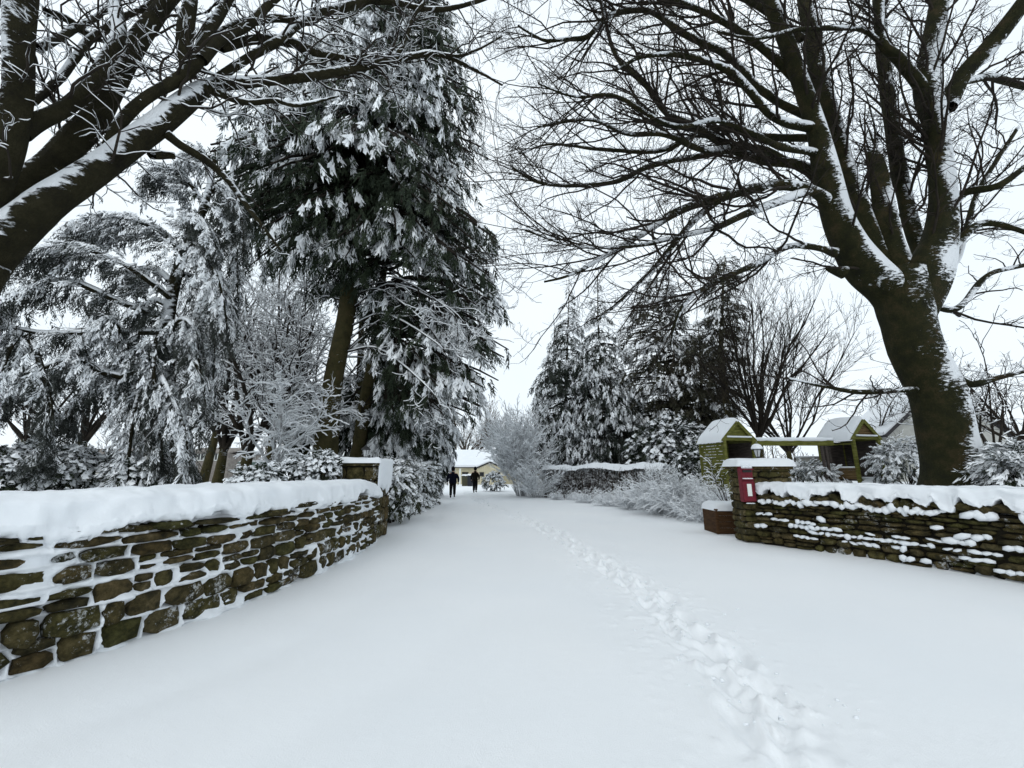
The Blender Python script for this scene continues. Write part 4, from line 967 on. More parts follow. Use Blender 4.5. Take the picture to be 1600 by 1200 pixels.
lv_l = [dict(per_m=4.0, ratio=(.25, .5), ang=(25, 65), K=10, wob=.27, trop=(0, .03, .02), rf=.32, tr=(.22, 1.0), lmax=1.4, lmin=.4, rmin=.006),
        dict(per_m=4.6, ratio=(.35, .65), ang=(28, 65), K=6, wob=.27, trop=(0, 0, .04), rf=.55, tr=(.1, 1.0), lmax=.8, lmin=.22, rmin=.0045),
        dict(per_m=5.4, ratio=(.35, .65), ang=(30, 70), K=4, wob=.3, trop=(0, 0, .05), rf=.6, tr=(.1, 1.0), lmax=.38, lmin=.10, rmin=.0032)]
b = at(-150, 900, 4.4)
big_tree('close leaning bare tree with snow-plastered limbs reaching in from the left edge', LL, (b[0]-.2, 4.4, 1.1), lv_l, 17, M_BARK_L, .68, None, sn_add=.008, cull=120, snow_k=.5)

# ------------------------------------------------------------------ conifers
def P3(px, py, Y, r): return (*at(px, py, Y), r)
tr = [P3(508, 712, 15, .40), P3(520, 600, 15, .345), P3(540, 500, 15.1, .33), P3(552, 400, 15.2, .30), P3(575, 250, 15.4, .25), P3(600, 100, 15.6, .22), P3(615, -60, 15.8, .12)]
tr[0] = (tr[0][0], 15, .8, .48)
_, n = conifer('towering dark cypress with leaning olive trunk and snow-clotted crown left of the drive', 'tree',
        [(-170, 640, 30), (-90, 632, 62), (0, 625, 84), (100, 625, 108), (160, 600, 150), (215, 580, 178), (300, 574, 198), (390, 590, 188), (425, 622, 155), (450, 668, 112), (500, 694, 92), (540, 694, 98), (570, 690, 104), (610, 680, 84), (650, 672, 55)],
        15.5, 640, 22, .66, M_CYP, T_HANG, 91, snow=.22, droop=.62, hang=.62, depth=.8, trunk_r=.45, trunk=tr, name='cypress_tree', inner=.38, lat=.17, rag=.30, contrast=2.2)
print('cypress', n)
def under_branches():
    r = np.random.default_rng(4); cyp = bpy.data.objects['cypress_tree']; A, S = Acc(), Acc(); PR = []
    for k in range(26):
        py0 = r.uniform(395, 560); px0 = np.interp(py0, [400, 500, 600], [553, 541, 522])+8; Y0 = 15.1
        ex = px0+r.uniform(60, 200); ey = py0+r.uniform(-60, 60); Y1 = Y0+r.uniform(-2.2, 2.2)
        q = [at(px0, py0, Y0), at(px0*.6+ex*.4, py0*.6+ey*.4-r.uniform(10, 40), Y0*.6+Y1*.4), at(ex, ey, Y1), at(ex+r.uniform(10, 40), ey+r.uniform(10, 50), Y1)]
        PR.append(spline(q, 14))
    for k in range(12):
        py0 = r.uniform(400, 640); px0 = np.interp(py0, [400, 500, 600], [553, 541, 522])-8; Y0 = 15.1; ex = px0-r.uniform(30, 110); ey = py0+r.uniform(-50, 50); Y1 = Y0+r.uniform(-2, 2)
        PR.append(spline([at(px0, py0, Y0), at((px0+ex)/2, (py0+ey)/2-20, (Y0+Y1)/2), at(ex, ey, Y1)], 14))
    P = np.stack(PR); R = .035*np.linspace(1, .3, 14)[None]*r.uniform(.6, 1.2, (len(P), 1)); g = [(P, R)]
    lv = [g]; lv.append(grow(g, 2.6, ratio=(.25, .5), ang=(25, 60), K=8, wob=.2, trop=(0, 0, -.05), rf=.5, lmax=1.6, lmin=.4, rmin=.009, r=r)); lv.append(grow(lv[-1], 3, ratio=(.3, .6), ang=(30, 60), K=5, wob=.25, rf=.6, lmax=.8, lmin=.2, rmin=.007, r=r))
    for l in lv:
        for P, R in l: A.add(*tubes(P, R, 4)[:2]); S.add(*sleeve(P, R, add=.014, r=r, cover=.75)[:2])
    A.make('branches', M_TWIG, cyp); S.make('branch_snow', M_TSNOW, cyp)
under_branches()
# second, thinner stem standing behind it
def bare_stem(label, pts, seed, name='tree_stem', per=2.0, snow=.4, matl=None, cat='tree', levels=None, base_r=None, group=None):
    r = np.random.default_rng(seed); P, R = limb(pts, 24); root = empty(name, (P[0][0], P[0][1], P[0][2]), label, cat, group)
    A = Acc(); A.add(*tubes(P[None], R[None], 10)[:2]); A.make('trunk', matl or M_BARK_C, root)
    lv = [[(P[None], R[None])]]; A, S = Acc(), Acc()
    for kw in (levels or [dict(per_m=per, ratio=(.15, .4), ang=(30, 75), K=8, wob=.2, trop=(0, 0, -.02), rf=.25, tr=(.25, 1), lmax=2.6, lmin=.6, rmin=.012), dict(per_m=3, ratio=(.3, .6), ang=(30, 60), K=5, wob=.25, rf=.55, lmax=1.0, lmin=.2, rmin=.008), dict(per_m=3, ratio=(.3, .6), ang=(30, 60), K=4, wob=.25, rf=.55, lmax=.5, lmin=.15, rmin=.007)]):
        lv.append(grow(lv[-1], cull=100, r=r, **kw))
        for P_, R_ in lv[-1]: A.add(*tubes(P_, R_, 3)[:2]); S.add(*sleeve(P_, R_, add=.012, r=r, cover=snow)[:2])
    A.make('branches', M_TWIG, root); S.make('snow', M_TSNOW, root); return root
bare_stem('dark leaning second trunk with snowy side branches just behind the cypress', [(555, 735, 14, 18), (562, 690, 11, 18), (572, 620, 10, 18), (584, 560, 9, 18), (590, 500, 7, 18), (600, 420, 5, 18)], 5, name='slender_tree')
bare_stem('thin upright dark trunk between the cypress and its leaning neighbour', [(556, 735, 7, 20), (560, 640, 6, 20), (563, 560, 5, 20), (566, 480, 4, 20)], 6, name='slender_tree')
# snowy drooping fir by the drive
conifer('low drooping fir weighed down by white snow beside the two walkers', 'tree',
        [(600, 668, 26), (630, 668, 40), (660, 674, 42), (690, 678, 36), (715, 676, 26), (740, 674, 20), (762, 672, 18)], 27, 190, 16, .75, M_CYP, T_HANG, 12, snow=.72, droop=.8, hang=.55, trunk_r=.16, name='fir_tree', inner=.3, lat=.2)
conifer('dark bushy evergreen filling the gap under the cypress crown', 'tree',
        [(560, 612, 30), (600, 612, 45), (640, 612, 46), (680, 610, 50), (715, 608, 46), (740, 610, 40)], 19, 150, 14, .62, M_CYP, T_HANG, 14, snow=.38, droop=.7, hang=.5, trunk_r=.15, name='evergreen_tree', inner=.3, lat=.22)
conifer('small dark evergreen spreading behind the cypress trunk on its left', 'tree',
        [(590, 480, 20), (620, 478, 40), (650, 476, 42), (680, 478, 34), (705, 480, 24)], 19, 80, 12, .6, M_CYP, T_HANG, 15, snow=.40, droop=.5, hang=.4, trunk_r=.12, name='evergreen_tree', inner=.25, lat=.22)
conifer('narrow dark evergreen filling the gap right of the cypress trunk', 'tree', [(575, 548, 10), (620, 547, 22), (660, 546, 30), (700, 546, 32), (740, 546, 30)], 20.5, 80, 12, .6, M_CYP, T_HANG, 19, snow=.40, droop=.5, hang=.4, trunk_r=.12, name='evergreen_tree', inner=.2, lat=.22)
SPR = 'snow-laden spruces right of the drive'
conifer('leftmost snowy spruce, narrow pointed top, right of the drive', 'tree', [(432, 889, 1), (470, 889, 10), (500, 888, 18), (550, 886, 34), (600, 884, 50), (650, 884, 62), (700, 886, 70), (742, 888, 66)], 30, 340, 12, .66, M_SPR, T_FERN, 31, snow=.46, droop=.55, hang=.42, trunk_r=.17, group=SPR, contrast=2.0, name='spruce_tree', inner=.2, lat=.2, scale_top=.28)
conifer('second snowy spruce, pointed top overlapping the leftmost one', 'tree', [(428, 934, 1), (465, 934, 10), (500, 934, 20), (550, 938, 38), (600, 942, 54), (650, 948, 66), (700, 952, 72), (742, 952, 66)], 28.5, 340, 12, .64, M_SPR, T_FERN, 32, snow=.50, droop=.55, hang=.42, trunk_r=.17, group=SPR, contrast=2.0, name='spruce_tree', inner=.2, lat=.2, scale_top=.28)
conifer('broad dark conifer with sparse snow, tallest behind the two spruces', 'tree', [(398, 1028, 3), (430, 1026, 24), (480, 1028, 46), (540, 1036, 64), (600, 1046, 76), (660, 1050, 80), (720, 1046, 74)], 28, 330, 12, .72, M_BRN, T_FERN, 33, snow=.22, contrast=1.6, droop=.25, hang=.25, trunk_r=.22, name='pine_tree', inner=.2, lat=.2, scale_top=.6, rag=.5)
conifer('tall thin sparse conifer standing behind the left wooden shelter', 'tree', [(400, 1133, 8), (440, 1130, 22), (500, 1128, 28), (560, 1126, 30), (610, 1132, 22), (650, 1140, 8)], 23, 120, 11, .62, M_BRN, T_FERN, 34, snow=.12, droop=.25, hang=.25, trunk_r=.24, name='pine_tree', inner=.15, lat=.22, rag=.5)
conifer('dark evergreen in the shade between the broad conifer and the thin one', 'tree', [(500, 1090, 12), (550, 1094, 34), (610, 1096, 46), (680, 1098, 50), (720, 1096, 46)], 26, 190, 12, .62, M_BRN, T_FERN, 36, snow=.2, droop=.3, hang=.3, trunk_r=.15, name='evergreen_tree', inner=.2, lat=.2)

# weeping cedar on the left, boughs drawn one by one
def cedar():
    r = np.random.default_rng(55); Y = 9.6
    root = empty('cedar_tree', (at(262, 745, Y)[0], Y, 1.15), 'weeping cedar with frosted grey foliage hanging like curtains behind the left wall', 'tree')
    T = np.array([P3(268, 770, Y, .20), P3(258, 690, Y, .17), P3(262, 600, Y, .16), P3(262, 500, Y, .14), P3(285, 400, Y, .12), P3(320, 320, Y, .09), P3(335, 250, Y, .05)]); T[0, 2] = 1.0
    C = spline(T, 30); A = Acc(); A.add(*tubes(C[None, :, :3], C[None, :, 3], 12)[:2]); A.make('trunk', M_BARK_L, root)
    B = [  # (points, n sprays, lateral, hang, down, snow)
     ([(270, 470, Y), (232, 440, Y-.6), (180, 405, Y-1.0), (120, 388, Y-1.3), (75, 392, Y-1.4), (50, 420, Y-1.4)], 150, .30, .50, .45, .85),
     ([(290, 400, Y), (250, 362, Y-.4), (200, 342, Y-.8), (150, 345, Y-1.0), (105, 365, Y-1.2)], 170, .32, .45, .55, .95),
     ([(285, 400, Y), (300, 380, Y-.3), (325, 405, Y-.5), (345, 450, Y-.6), (355, 510, Y-.7)], 200, .30, .72, .8, .8),
     ([(262, 440, Y), (290, 430, Y+.3), (318, 450, Y+.4), (330, 500, Y+.4), (335, 560, Y+.4), (330, 620, Y+.4)], 150, .22, .85, .9, .65),
     ([(262, 520, Y), (200, 520, Y-.4), (140, 520, Y-.8), (70, 522, Y-1.0), (0, 512, Y-1.2), (-60, 530, Y-1.3)], 130, .18, .55, .5, .6),
     ([(262, 560, Y), (230, 545, Y-.2), (190, 560, Y-.5), (150, 600, Y-.6), (118, 635, Y-.7), (105, 660, Y-.7)], 110, .22, .6, .35, .6),
     ([(190, 530, Y-.5), (175, 500, Y-.7), (150, 505, Y-.9), (125, 540, Y-1), (110, 580, Y-1)], 110, .24, .65, .5, .75),
     ([(30, 520, Y-1.1), (15, 545, Y-1.5), (0, 585, Y-1.6), (-30, 620, Y-1.7)], 130, .28, .55, .7, .92),
     ([(45, 525, Y-1.1), (60, 560, Y-1.3), (72, 600, Y-1.3), (80, 640, Y-1.3), (82, 680, Y-1.3), (60, 722, Y-1.3)], 110, .16, .85, .35, .6),
     ([(262, 600, Y), (290, 560, Y-.3), (310, 575, Y-.5), (320, 620, Y-.5), (322, 660, Y-.5)], 100, .18, .85, .8, .6),
     ([(258, 620, Y), (250, 590, Y-.3), (262, 610, Y-.6), (285, 660, Y-.8), (295, 720, Y-.8), (298, 765, Y-.8)], 220, .20, .9, .35, .75),
     ([(258, 640, Y), (235, 600, Y-.2), (215, 620, Y-.5), (205, 680, Y-.6), (200, 735, Y-.7), (198, 768, Y-.7)], 220, .24, .9, .3, .7),
     ([(258, 560, Y), (250, 520, Y-.2), (240, 560, Y-.5), (245, 640, Y-.6), (255, 720, Y-.6)], 190, .26, .85, .4, .55),
     ([(265, 480, Y), (240, 470, Y-.2), (215, 490, Y-.3), (200, 540, Y-.3), (200, 600, Y-.3)], 150, .26, .8, .5, .45),
     ([(275, 450, Y), (240, 420, Y+.3), (200, 430, Y+.4), (165, 470, Y+.5), (150, 500, Y+.5)], 120, .26, .7, .5, .35),
     ([(320, 320, Y), (290, 280, Y-.2), (255, 268, Y-.3), (225, 285, Y-.4)], 100, .24, .5, .6, .9),
     ([(325, 300, Y), (350, 290, Y+.2), (375, 330, Y+.3), (380, 400, Y+.3)], 130, .26, .7, .8, .7),
     ([(330, 260, Y), (310, 235, Y-.2), (290, 245, Y-.3), (275, 275, Y-.3)], 60, .2, .6, .5, .9),
     ([(290, 380, Y), (300, 340, Y-.3), (320, 350, Y-.5), (340, 390, Y-.5)], 110, .24, .65, .6, .8),
     ([(262, 560, Y), (180, 590, Y-.6), (120, 560, Y-1), (60, 580, Y-1.3), (10, 620, Y-1.5), (-20, 680, Y-1.6)], 150, .24, .75, .5, .7),
     ([(262, 500, Y), (180, 470, Y-.6), (110, 440, Y-1), (50, 450, Y-1.3), (0, 480, Y-1.5), (-30, 530, Y-1.6)], 130, .24, .7, .4, .8),
     ([(325, 320, Y), (350, 340, Y+.1), (368, 400, Y+.2), (372, 470, Y+.2)], 130, .24, .8, .7, .75),
     ([(262, 520, Y), (285, 500, Y-.2), (305, 520, Y-.3), (312, 580, Y-.3)], 120, .24, .8, .7, .5)]
    sp = Sprays(); A = Acc(); S = Acc()
    for pts, n, lat, hang, down, snow in B:
        P = spline([at(*p) for p in pts], 12); R = np.linspace(.065, .012, 12)
        A.add(*tubes(P[None], R[None], 6)[:2]); S.add(*sleeve(P[None], R[None], add=.02, r=r, cover=.8)[:2])
        g = grow([(P[None], R[None])], 5, ratio=(.2, .4), ang=(30, 70), K=6, wob=.15, trop=(0, 0, -.15), rf=.35, lmax=.9, lmin=.25, rmin=.005, r=r)
        for P2, R2 in g:
            A.add(*tubes(P2, R2, 3)[:2])
            for q in P2: dress(sp, q, 9, .09, min(.95, hang+.1), .28, snow*.45, r, t0=.1, down=down*.4)
        dress(sp, P, int(n*1.7), lat*.85, hang, .31, snow*.48, r, t0=.12, down=down*.9, fan=.5)
        dress(sp, P, int(n*(.7 if snow > .7 else .3)), lat*.7, hang*.65, .34, 1.0, r, t0=.1, down=.06, fan=.6, up=.10)
    A.make('boughs', M_BARK_L, root)['kind'] = 'stuff'; S.make('bough_snow', M_TSNOW, root); print('cedar', sp.build(T_FINE, M_CED, root, r, snow_scale=1.1))
cedar()

# ------------------------------------------------------------------ snowy deciduous trees, shrubs, hedges
DS = 'snow-coated bare trees beyond the left garden'
def dtree(label, px, Y, H, W, seed, r0, fork, snow=.75, name='snowy_tree', mat_=None, group=DS, stems=7, lv=None, add=.016, px_top=None, up=.06, maxr=.035):
    x = at(px, 735, Y)[0]; g = float(gh(x, Y)); tx = x if px_top is None else at(px_top, 735, Y)[0]
    lv = lv or [dict(per_m=2.2, ratio=(.35, .65), ang=(25, 60), K=6, wob=.2, rf=.55, lmax=2.4, lmin=.5, rmin=.012, tr=(.15, 1)), dict(per_m=3.2, ratio=(.35, .65), ang=(30, 65), K=5, wob=.25, rf=.55, lmax=1.1, lmin=.25, rmin=.008, tr=(.1, 1)), dict(per_m=3.4, ratio=(.4, .65), ang=(30, 65), K=4, wob=.28, rf=.6, lmax=.6, lmin=.15, rmin=.007, tr=(.1, 1))]
    return twig_plant(name, label, 'tree', (x, Y, g), H, W, stems, seed, lv, snow=snow, mat_=mat_, r0=r0*.72, spread=1.0, group=group, trunk=(tx, Y, g+fork), wob=.12, up=up, snow_add=add, maxr=maxr)
dtree('snow-coated tree with short thick mossy trunk nearest the cypress', 375, 15, 6.6, 5.4, 1, .17, 1.2, 1.0, px_top=385)
dtree('snow-coated tree with thin dark trunk left of the mossy-trunked one', 340, 17, 8.8, 5.8, 2, .15, 1.6, .9, px_top=345)
dtree('taller bare tree with pale twigs behind the two snowy trunks', 420, 20, 11.5, 8.0, 3, .18, 2.2, .95)
dtree('bare tree with frosted twigs filling the gap left of the cypress trunk', 470, 19, 9.5, 6.5, 4, .14, 1.5, .95)
dtree('dark-stemmed leaning tree beside the cedar curtains', 318, 19, 10, 6.5, 5, .15, 2.5, .8, px_top=330)
dtree('frosted bare tree showing behind the left end of the cedar', 120, 20, 8.0, 9.0, 6, .18, 2.0, .6)
dtree('frosted bare tree at the far left behind the bushes', 30, 18, 7.0, 8.0, 7, .16, 2.0, .6)
dtree('frosted bare tree showing through the middle of the cedar', 215, 22, 9.5, 8.0, 8, .18, 2.5, .6)
dtree('low bright snowy maple whose twigs droop over the small evergreen bush', 430, 14, 4.2, 4.8, 9, .07, .7, 1.0, stems=9, up=-.03, add=.02, mat_=M_RIME, lv=[dict(per_m=3.2, ratio=(.4, .7), ang=(25, 60), K=6, wob=.2, trop=(0, 0, -.06), rf=.55, lmax=1.6, lmin=.4, rmin=.009, tr=(.15, 1)), dict(per_m=4.5, ratio=(.35, .65), ang=(30, 65), K=5, wob=.25, trop=(0, 0, -.05), rf=.55, lmax=.8, lmin=.2, rmin=.007, tr=(.1, 1)), dict(per_m=4.5, ratio=(.4, .65), ang=(30, 65), K=4, wob=.28, rf=.6, lmax=.4, lmin=.12, rmin=.006, tr=(.1, 1))])
dtree('frosted thicket tree between the slender trunks and the fir', 610, 24, 7.5, 6.5, 10, .12, 1.2, .95)
FT = 'brown bare trees behind the far bungalow'
flv = [dict(per_m=1.5, ratio=(.4, .7), ang=(15, 40), K=6, wob=.1, rf=.55, lmax=4, lmin=.8, rmin=.03, tr=(.15, 1)), dict(per_m=1.5, ratio=(.35, .65), ang=(20, 45), K=4, wob=.15, rf=.55, lmax=1.8, lmin=.4, rmin=.02, tr=(.1, 1)), dict(per_m=1.3, ratio=(.35, .65), ang=(20, 45), K=3, wob=.15, rf=.6, lmax=1, lmin=.3, rmin=.018, tr=(.1, 1))]
dtree('brown bare tree rising behind the bungalow roof, left one', 737, 66, 12.5, 9, 11, .28, 2.5, .12, name='bare_tree', mat_=M_TWIGB, group=FT, lv=flv)
dtree('brown bare tree behind the bungalow roof, lower and further right', 765, 70, 9.5, 8, 12, .24, 2.0, .2, name='bare_tree', mat_=M_TWIGB, group=FT, lv=flv)
dtree('brown bare tree glimpsed just right of the fir beyond the bungalow', 722, 62, 9.0, 7, 13, .24, 2.0, .2, name='bare_tree', mat_=M_TWIGB, group=FT, lv=flv)
# right-hand garden trees
rlv = [dict(per_m=2.0, ratio=(.4, .7), ang=(12, 34), K=7, wob=.07, trop=(0, 0, .04), rf=.45, lmax=3.0, lmin=.6, rmin=.010, tr=(.12, 1)), dict(per_m=2.6, ratio=(.35, .65), ang=(16, 38), K=5, wob=.10, trop=(0, 0, .03), rf=.55, lmax=1.6, lmin=.35, rmin=.007, tr=(.1, 1)), dict(per_m=2.4, ratio=(.4, .65), ang=(20, 45), K=3, wob=.16, rf=.6, lmax=.7, lmin=.2, rmin=.006, tr=(.1, 1))]
dtree('round-crowned bare tree with upright fine branches behind the wooden beam', 1192, 18, 8.2, 5.4, 21, .12, 2.0, .0, name='bare_tree', group=None, lv=rlv, stems=13, up=.03)
dtree('smaller bare tree with fine brown twigs left of the huge trunk', 1236, 20, 7.6, 7.0, 22, .10, 1.4, .12, name='bare_tree', group=None, lv=rlv, stems=10, up=0)
dtree('low frosted tree between the right shelter and the grey gable', 1375, 24, 5.5, 7.0, 23, .12, 1.2, .55, name='snowy_tree', group=None)
dtree('small dark-stemmed tree with snow-lined twigs right of the huge trunk', 1558, 12.5, 4.6, 4.2, 24, .07, .9, .62, name='snowy_tree', group=None, stems=8, add=.010)
dtree('bare tree with tangled twigs in the far right corner behind the others', 1610, 17, 6.0, 7.0, 25, .12, 1.6, .4, name='bare_tree', group=None)

def shrub(label, px, py_base, Y, H, W, seed, stems=40, snow=.9, add=.014, name='snowy_shrub', group=None, lv=None, r0=.014, dW=None, z=None, spread=1.0, mat_=None, maxr=.03):
    x = at(px, py_base, Y)[0]; g = float(gh(x, Y)) if z is None else z
    lv = lv or [dict(per_m=6, ratio=(.3, .6), ang=(20, 50), K=5, wob=.2, rf=.6, lmax=.8, lmin=.15, rmin=.006, tr=(.1, 1)), dict(per_m=6, ratio=(.35, .6), ang=(25, 60), K=4, wob=.25, rf=.6, lmax=.35, lmin=.1, rmin=.005, tr=(.1, 1))]
    return twig_plant(name, label, 'shrub', (x, Y, g), H, W, stems, seed, lv, snow=snow, r0=r0, spread=spread, snow_add=add, depthW=dW, group=group, mat_=mat_, wob=.10, maxr=maxr)
shrub('tall fan-shaped shrub coated in pale snow at the left end of the right hedge', 815, 775, 27, 5.1, 2.1, 1, stems=52, snow=1.0, add=.030, r0=.018, mat_=M_RIME, lv=[dict(per_m=3.2, ratio=(.3, .6), ang=(14, 42), K=5, wob=.16, rf=.6, lmax=1.6, lmin=.3, rmin=.012, tr=(.15, 1)), dict(per_m=3.6, ratio=(.35, .6), ang=(20, 55), K=3, wob=.2, rf=.6, lmax=.7, lmin=.2, rmin=.010, tr=(.1, 1))])
shrub('smaller frosted shrub spilling in front of the fan-shaped one', 838, 778, 25.5, 2.2, 1.8, 2, stems=40, snow=1.0, add=.022, mat_=M_RIME)
leafy('evergreen_bush', 'dark-leaved round bush dusted white before the bungalow porch', 'bush', (at(771, 750, 33)[0], 33, .62), (.85, .7, .68), 240, .32, 4, snow=.9)
# right hedge, clipped, wall of twigs with flat snow on top
def hedge_right():
    r = np.random.default_rng(14); A0 = at(846, 776, 26.0); A1 = at(1040, 790, 20.5); A0[2] = A1[2] = 0
    root = empty('clipped_hedge', tuple((A0+A1)/2), 'long clipped hedge with bare dark face and flat snow top, right of the drive', 'hedge')
    L = np.linalg.norm(A1-A0); t = nrm(A1-A0); n = np.array([-t[1], t[0], 0]); N = 750; H = 1.72
    u = r.random(N); w = r.uniform(0, 1.0, N); P0 = A0+t*(u*L)[:, None]+n*w[:, None]; P0[:, 2] = gh(P0[:, 0], P0[:, 1])-.05
    d = np.stack([r.normal(size=N)*.16, r.normal(size=N)*.16, np.ones(N)], 1); K = 5; Hh = (H+.1*fbm(u*8, u*0, 2, 3))*r.uniform(.8, 1, N)
    s = np.linspace(0, 1, K)[None, :, None]; P = P0[:, None]+d[:, None]*s*(Hh-P0[:, 2])[:, None, None]+r.normal(size=(N, K, 3))*.04
    R = .012*np.linspace(1.2, .6, K)[None]*np.ones((N, 1)); g = grow([(P, R)], 3.8, ratio=(.15, .35), ang=(30, 80), K=4, wob=.25, rf=.7, lmax=.45, lmin=.15, rmin=.007, r=r)
    ok = g[0][0][:, -1, 2] < H+.05; g = [(g[0][0][ok], g[0][1][ok])]
    A = Acc(); S = Acc(); A.add(*tubes(P, R, 3)[:2]); A.add(*strip(*g[0])); A.make('branches', M_TWIGB, root)
    S.add(*sleeve(*g[0], add=.012, r=r, cover=.8)[:2]); 
    S.make('twig_snow', M_TSNOW, root)
    m = 90; uu = np.linspace(0, 1, m); vv = np.linspace(-.12, 1.1, 9); U, W = np.meshgrid(uu, vv, indexing='ij')
    e = np.sqrt(np.clip(1-((W-.49)/.62)**2, 0, 1)); Z = H-.08+.30*e*(.7+.6*fbm(U*20, W*2, 3, 6))-.10*(1-e)*(fbm(U*60, W, 2, 7))
    X = A0+t*(U*L)[..., None]+n*(W+.1*(fbm(U*50, W*3, 2, 9)-.5))[..., None]; X[..., 2] = Z+.22*(fbm(U*7, U*0, 3, 1)-.5)
    i = np.arange(m-1)[:, None]*9+np.arange(8)[None]; B = Acc(); B.add(X.reshape(-1, 3), np.stack([i, i+9, i+10, i+1], -1).reshape(-1, 4)); B.make('snow_top', M_SNOW, root)
hedge_right()
leafy('laurel_bush', 'big glossy laurel flecked with snow between the hedge and the left shelter', 'bush', (at(1048, 690, 23.5)[0], 23.5, 2.3), (2.4, 1.5, 2.3), 1500, .42, 6, snow=.55)
leafy('laurel_bush', 'smaller snow-speckled laurel tucked against the left shelter wall', 'bush', (at(1085, 710, 18)[0], 18, 1.3), (.9, .8, 1.4), 500, .32, 7, snow=.45)
LOWG = 'low snow-smothered shrubs along the right verge'
for k, (px, py, Y, H, W, lab) in enumerate([
    (885, 778, 23.5, .9, 2.2, 'low snowy shrub at the far foot of the clipped hedge'),
    (925, 782, 21.5, 1.0, 2.4, 'low snowy shrub under the dark middle of the clipped hedge'),
    (965, 788, 19.5, 1.2, 2.4, 'arching snowy shrub in front of the hedge middle'),
    (1005, 795, 17.8, 1.5, 2.4, 'bushy white shrub in front of the near hedge end'),
    (1040, 800, 16.2, 1.8, 2.2, 'tallest white-stemmed shrub on the right verge, in front of the laurel'),
    (1075, 808, 15.0, 1.5, 2.0, 'spreading white shrub below the left shelter'),
    (1100, 818, 13.8, 1.1, 1.5, 'low white tangle beside the wooden planter'),
    (1128, 800, 13.3, 1.3, 1.2, 'wispy frosted shrub rising behind the planter')]):
    H *= .8 if k < 4 else .95
    shrub(lab, px, py, Y, H, W, 60+k, mat_=M_RIME, stems=int(42*W), snow=.95, add=.012, group=LOWG, r0=.009, spread=1.1, dW=1.3, lv=[dict(per_m=6, ratio=(.3, .6), ang=(25, 60), K=4, wob=.24, trop=(0, 0, -.03), rf=.6, lmax=.6, lmin=.12, rmin=.005, tr=(.1, 1)), dict(per_m=6, ratio=(.35, .6), ang=(25, 60), K=3, wob=.25, rf=.6, lmax=.25, lmin=.08, rmin=.0045, tr=(.1, 1))])
shrub('thin upright sapling with snow-tipped twigs growing in the wooden planter', 1136, 775, 11.7, 1.25, .8, 90, stems=5, snow=.8, add=.008, name='sapling', r0=.013, z=.7)
# left hedge by the drive, ivy-like
leafy('ivy_hedge', 'rounded ivy-leaved hedge clump hanging beside the left gate pillar', 'hedge', (at(622, 760, 13.4)[0]-.15, 13.4, .85), (.62, 1.6, 1.0), 1100, .26, 8, matl=M_IVY, snow=.75, hang=.6)
leafy('ivy_hedge', 'clipped boxy hedge with thick snow on its shoulders beyond the ivy clump', 'hedge', (at(655, 755, 18.5)[0]-.35, 18.5, .95), (.75, 2.6, .95), 1500, .30, 9, matl=M_IVY, snow=.85, boxy=True)
LB = 'snow-covered bushes behind the left wall'
for k, (px, Y, z, rx, ry, rz, n, lab) in enumerate([
    (5, 8.4, 1.45, .75, .6, .55, 420, 'snow-heaped bush at the left edge behind the wall'),
    (68, 9.0, 1.60, .95, .6, .55, 560, 'widest snow-covered bush left of the cedar, dark beneath'),
    (135, 9.6, 1.55, .70, .6, .50, 420, 'snow-covered bush whose right side touches the cedar curtains'),
    (215, 9.2, 1.42, .55, .5, .38, 260, 'small snow-dusted bush at the foot of the cedar'),
    (455, 9.6, 1.48, .42, .4, .28, 220, 'small round bush capped with snow, left of two before the gate pillar'),
    (500, 9.7, 1.62, .42, .4, .32, 240, 'small round bush capped with snow touching the left gate pillar'),
    (405, 8.6, 1.38, .48, .4, .24, 220, 'low spreading snowy bush behind the middle of the left wall')]):
    leafy('evergreen_bush', lab, 'bush', (at(px, 735, Y)[0], Y, z), (rx, ry, rz), n, .20, 100+k, snow=.95, group=LB, tmpl=T_LEAF)
RB = 'snow-bent bushes near the huge tree'
for k, (px, Y, z, rx, ry, rz, n, lab) in enumerate([
    (1415, 13.5, 1.75, .9, .7, .75, 520, 'snow-bent bush between the right shelter and the huge trunk'),
    (1560, 9.0, 1.45, .70, .6, .50, 420, 'snow-bent bush just right of the huge trunk, dark underneath'),
    (1612, 8.0, 1.50, .75, .6, .55, 460, 'heavily laden white bush at the right edge above the wall'),
    (1265, 15.5, 1.35, 1.0, .6, .45, 260, 'low white bush seen under the wooden beam')]):
    leafy('evergreen_bush', lab, 'bush', (at(px, 735, Y)[0], Y, z), (rx, ry, rz), n, .30, 120+k, snow=.97, group=RB, tmpl=T_HANG)
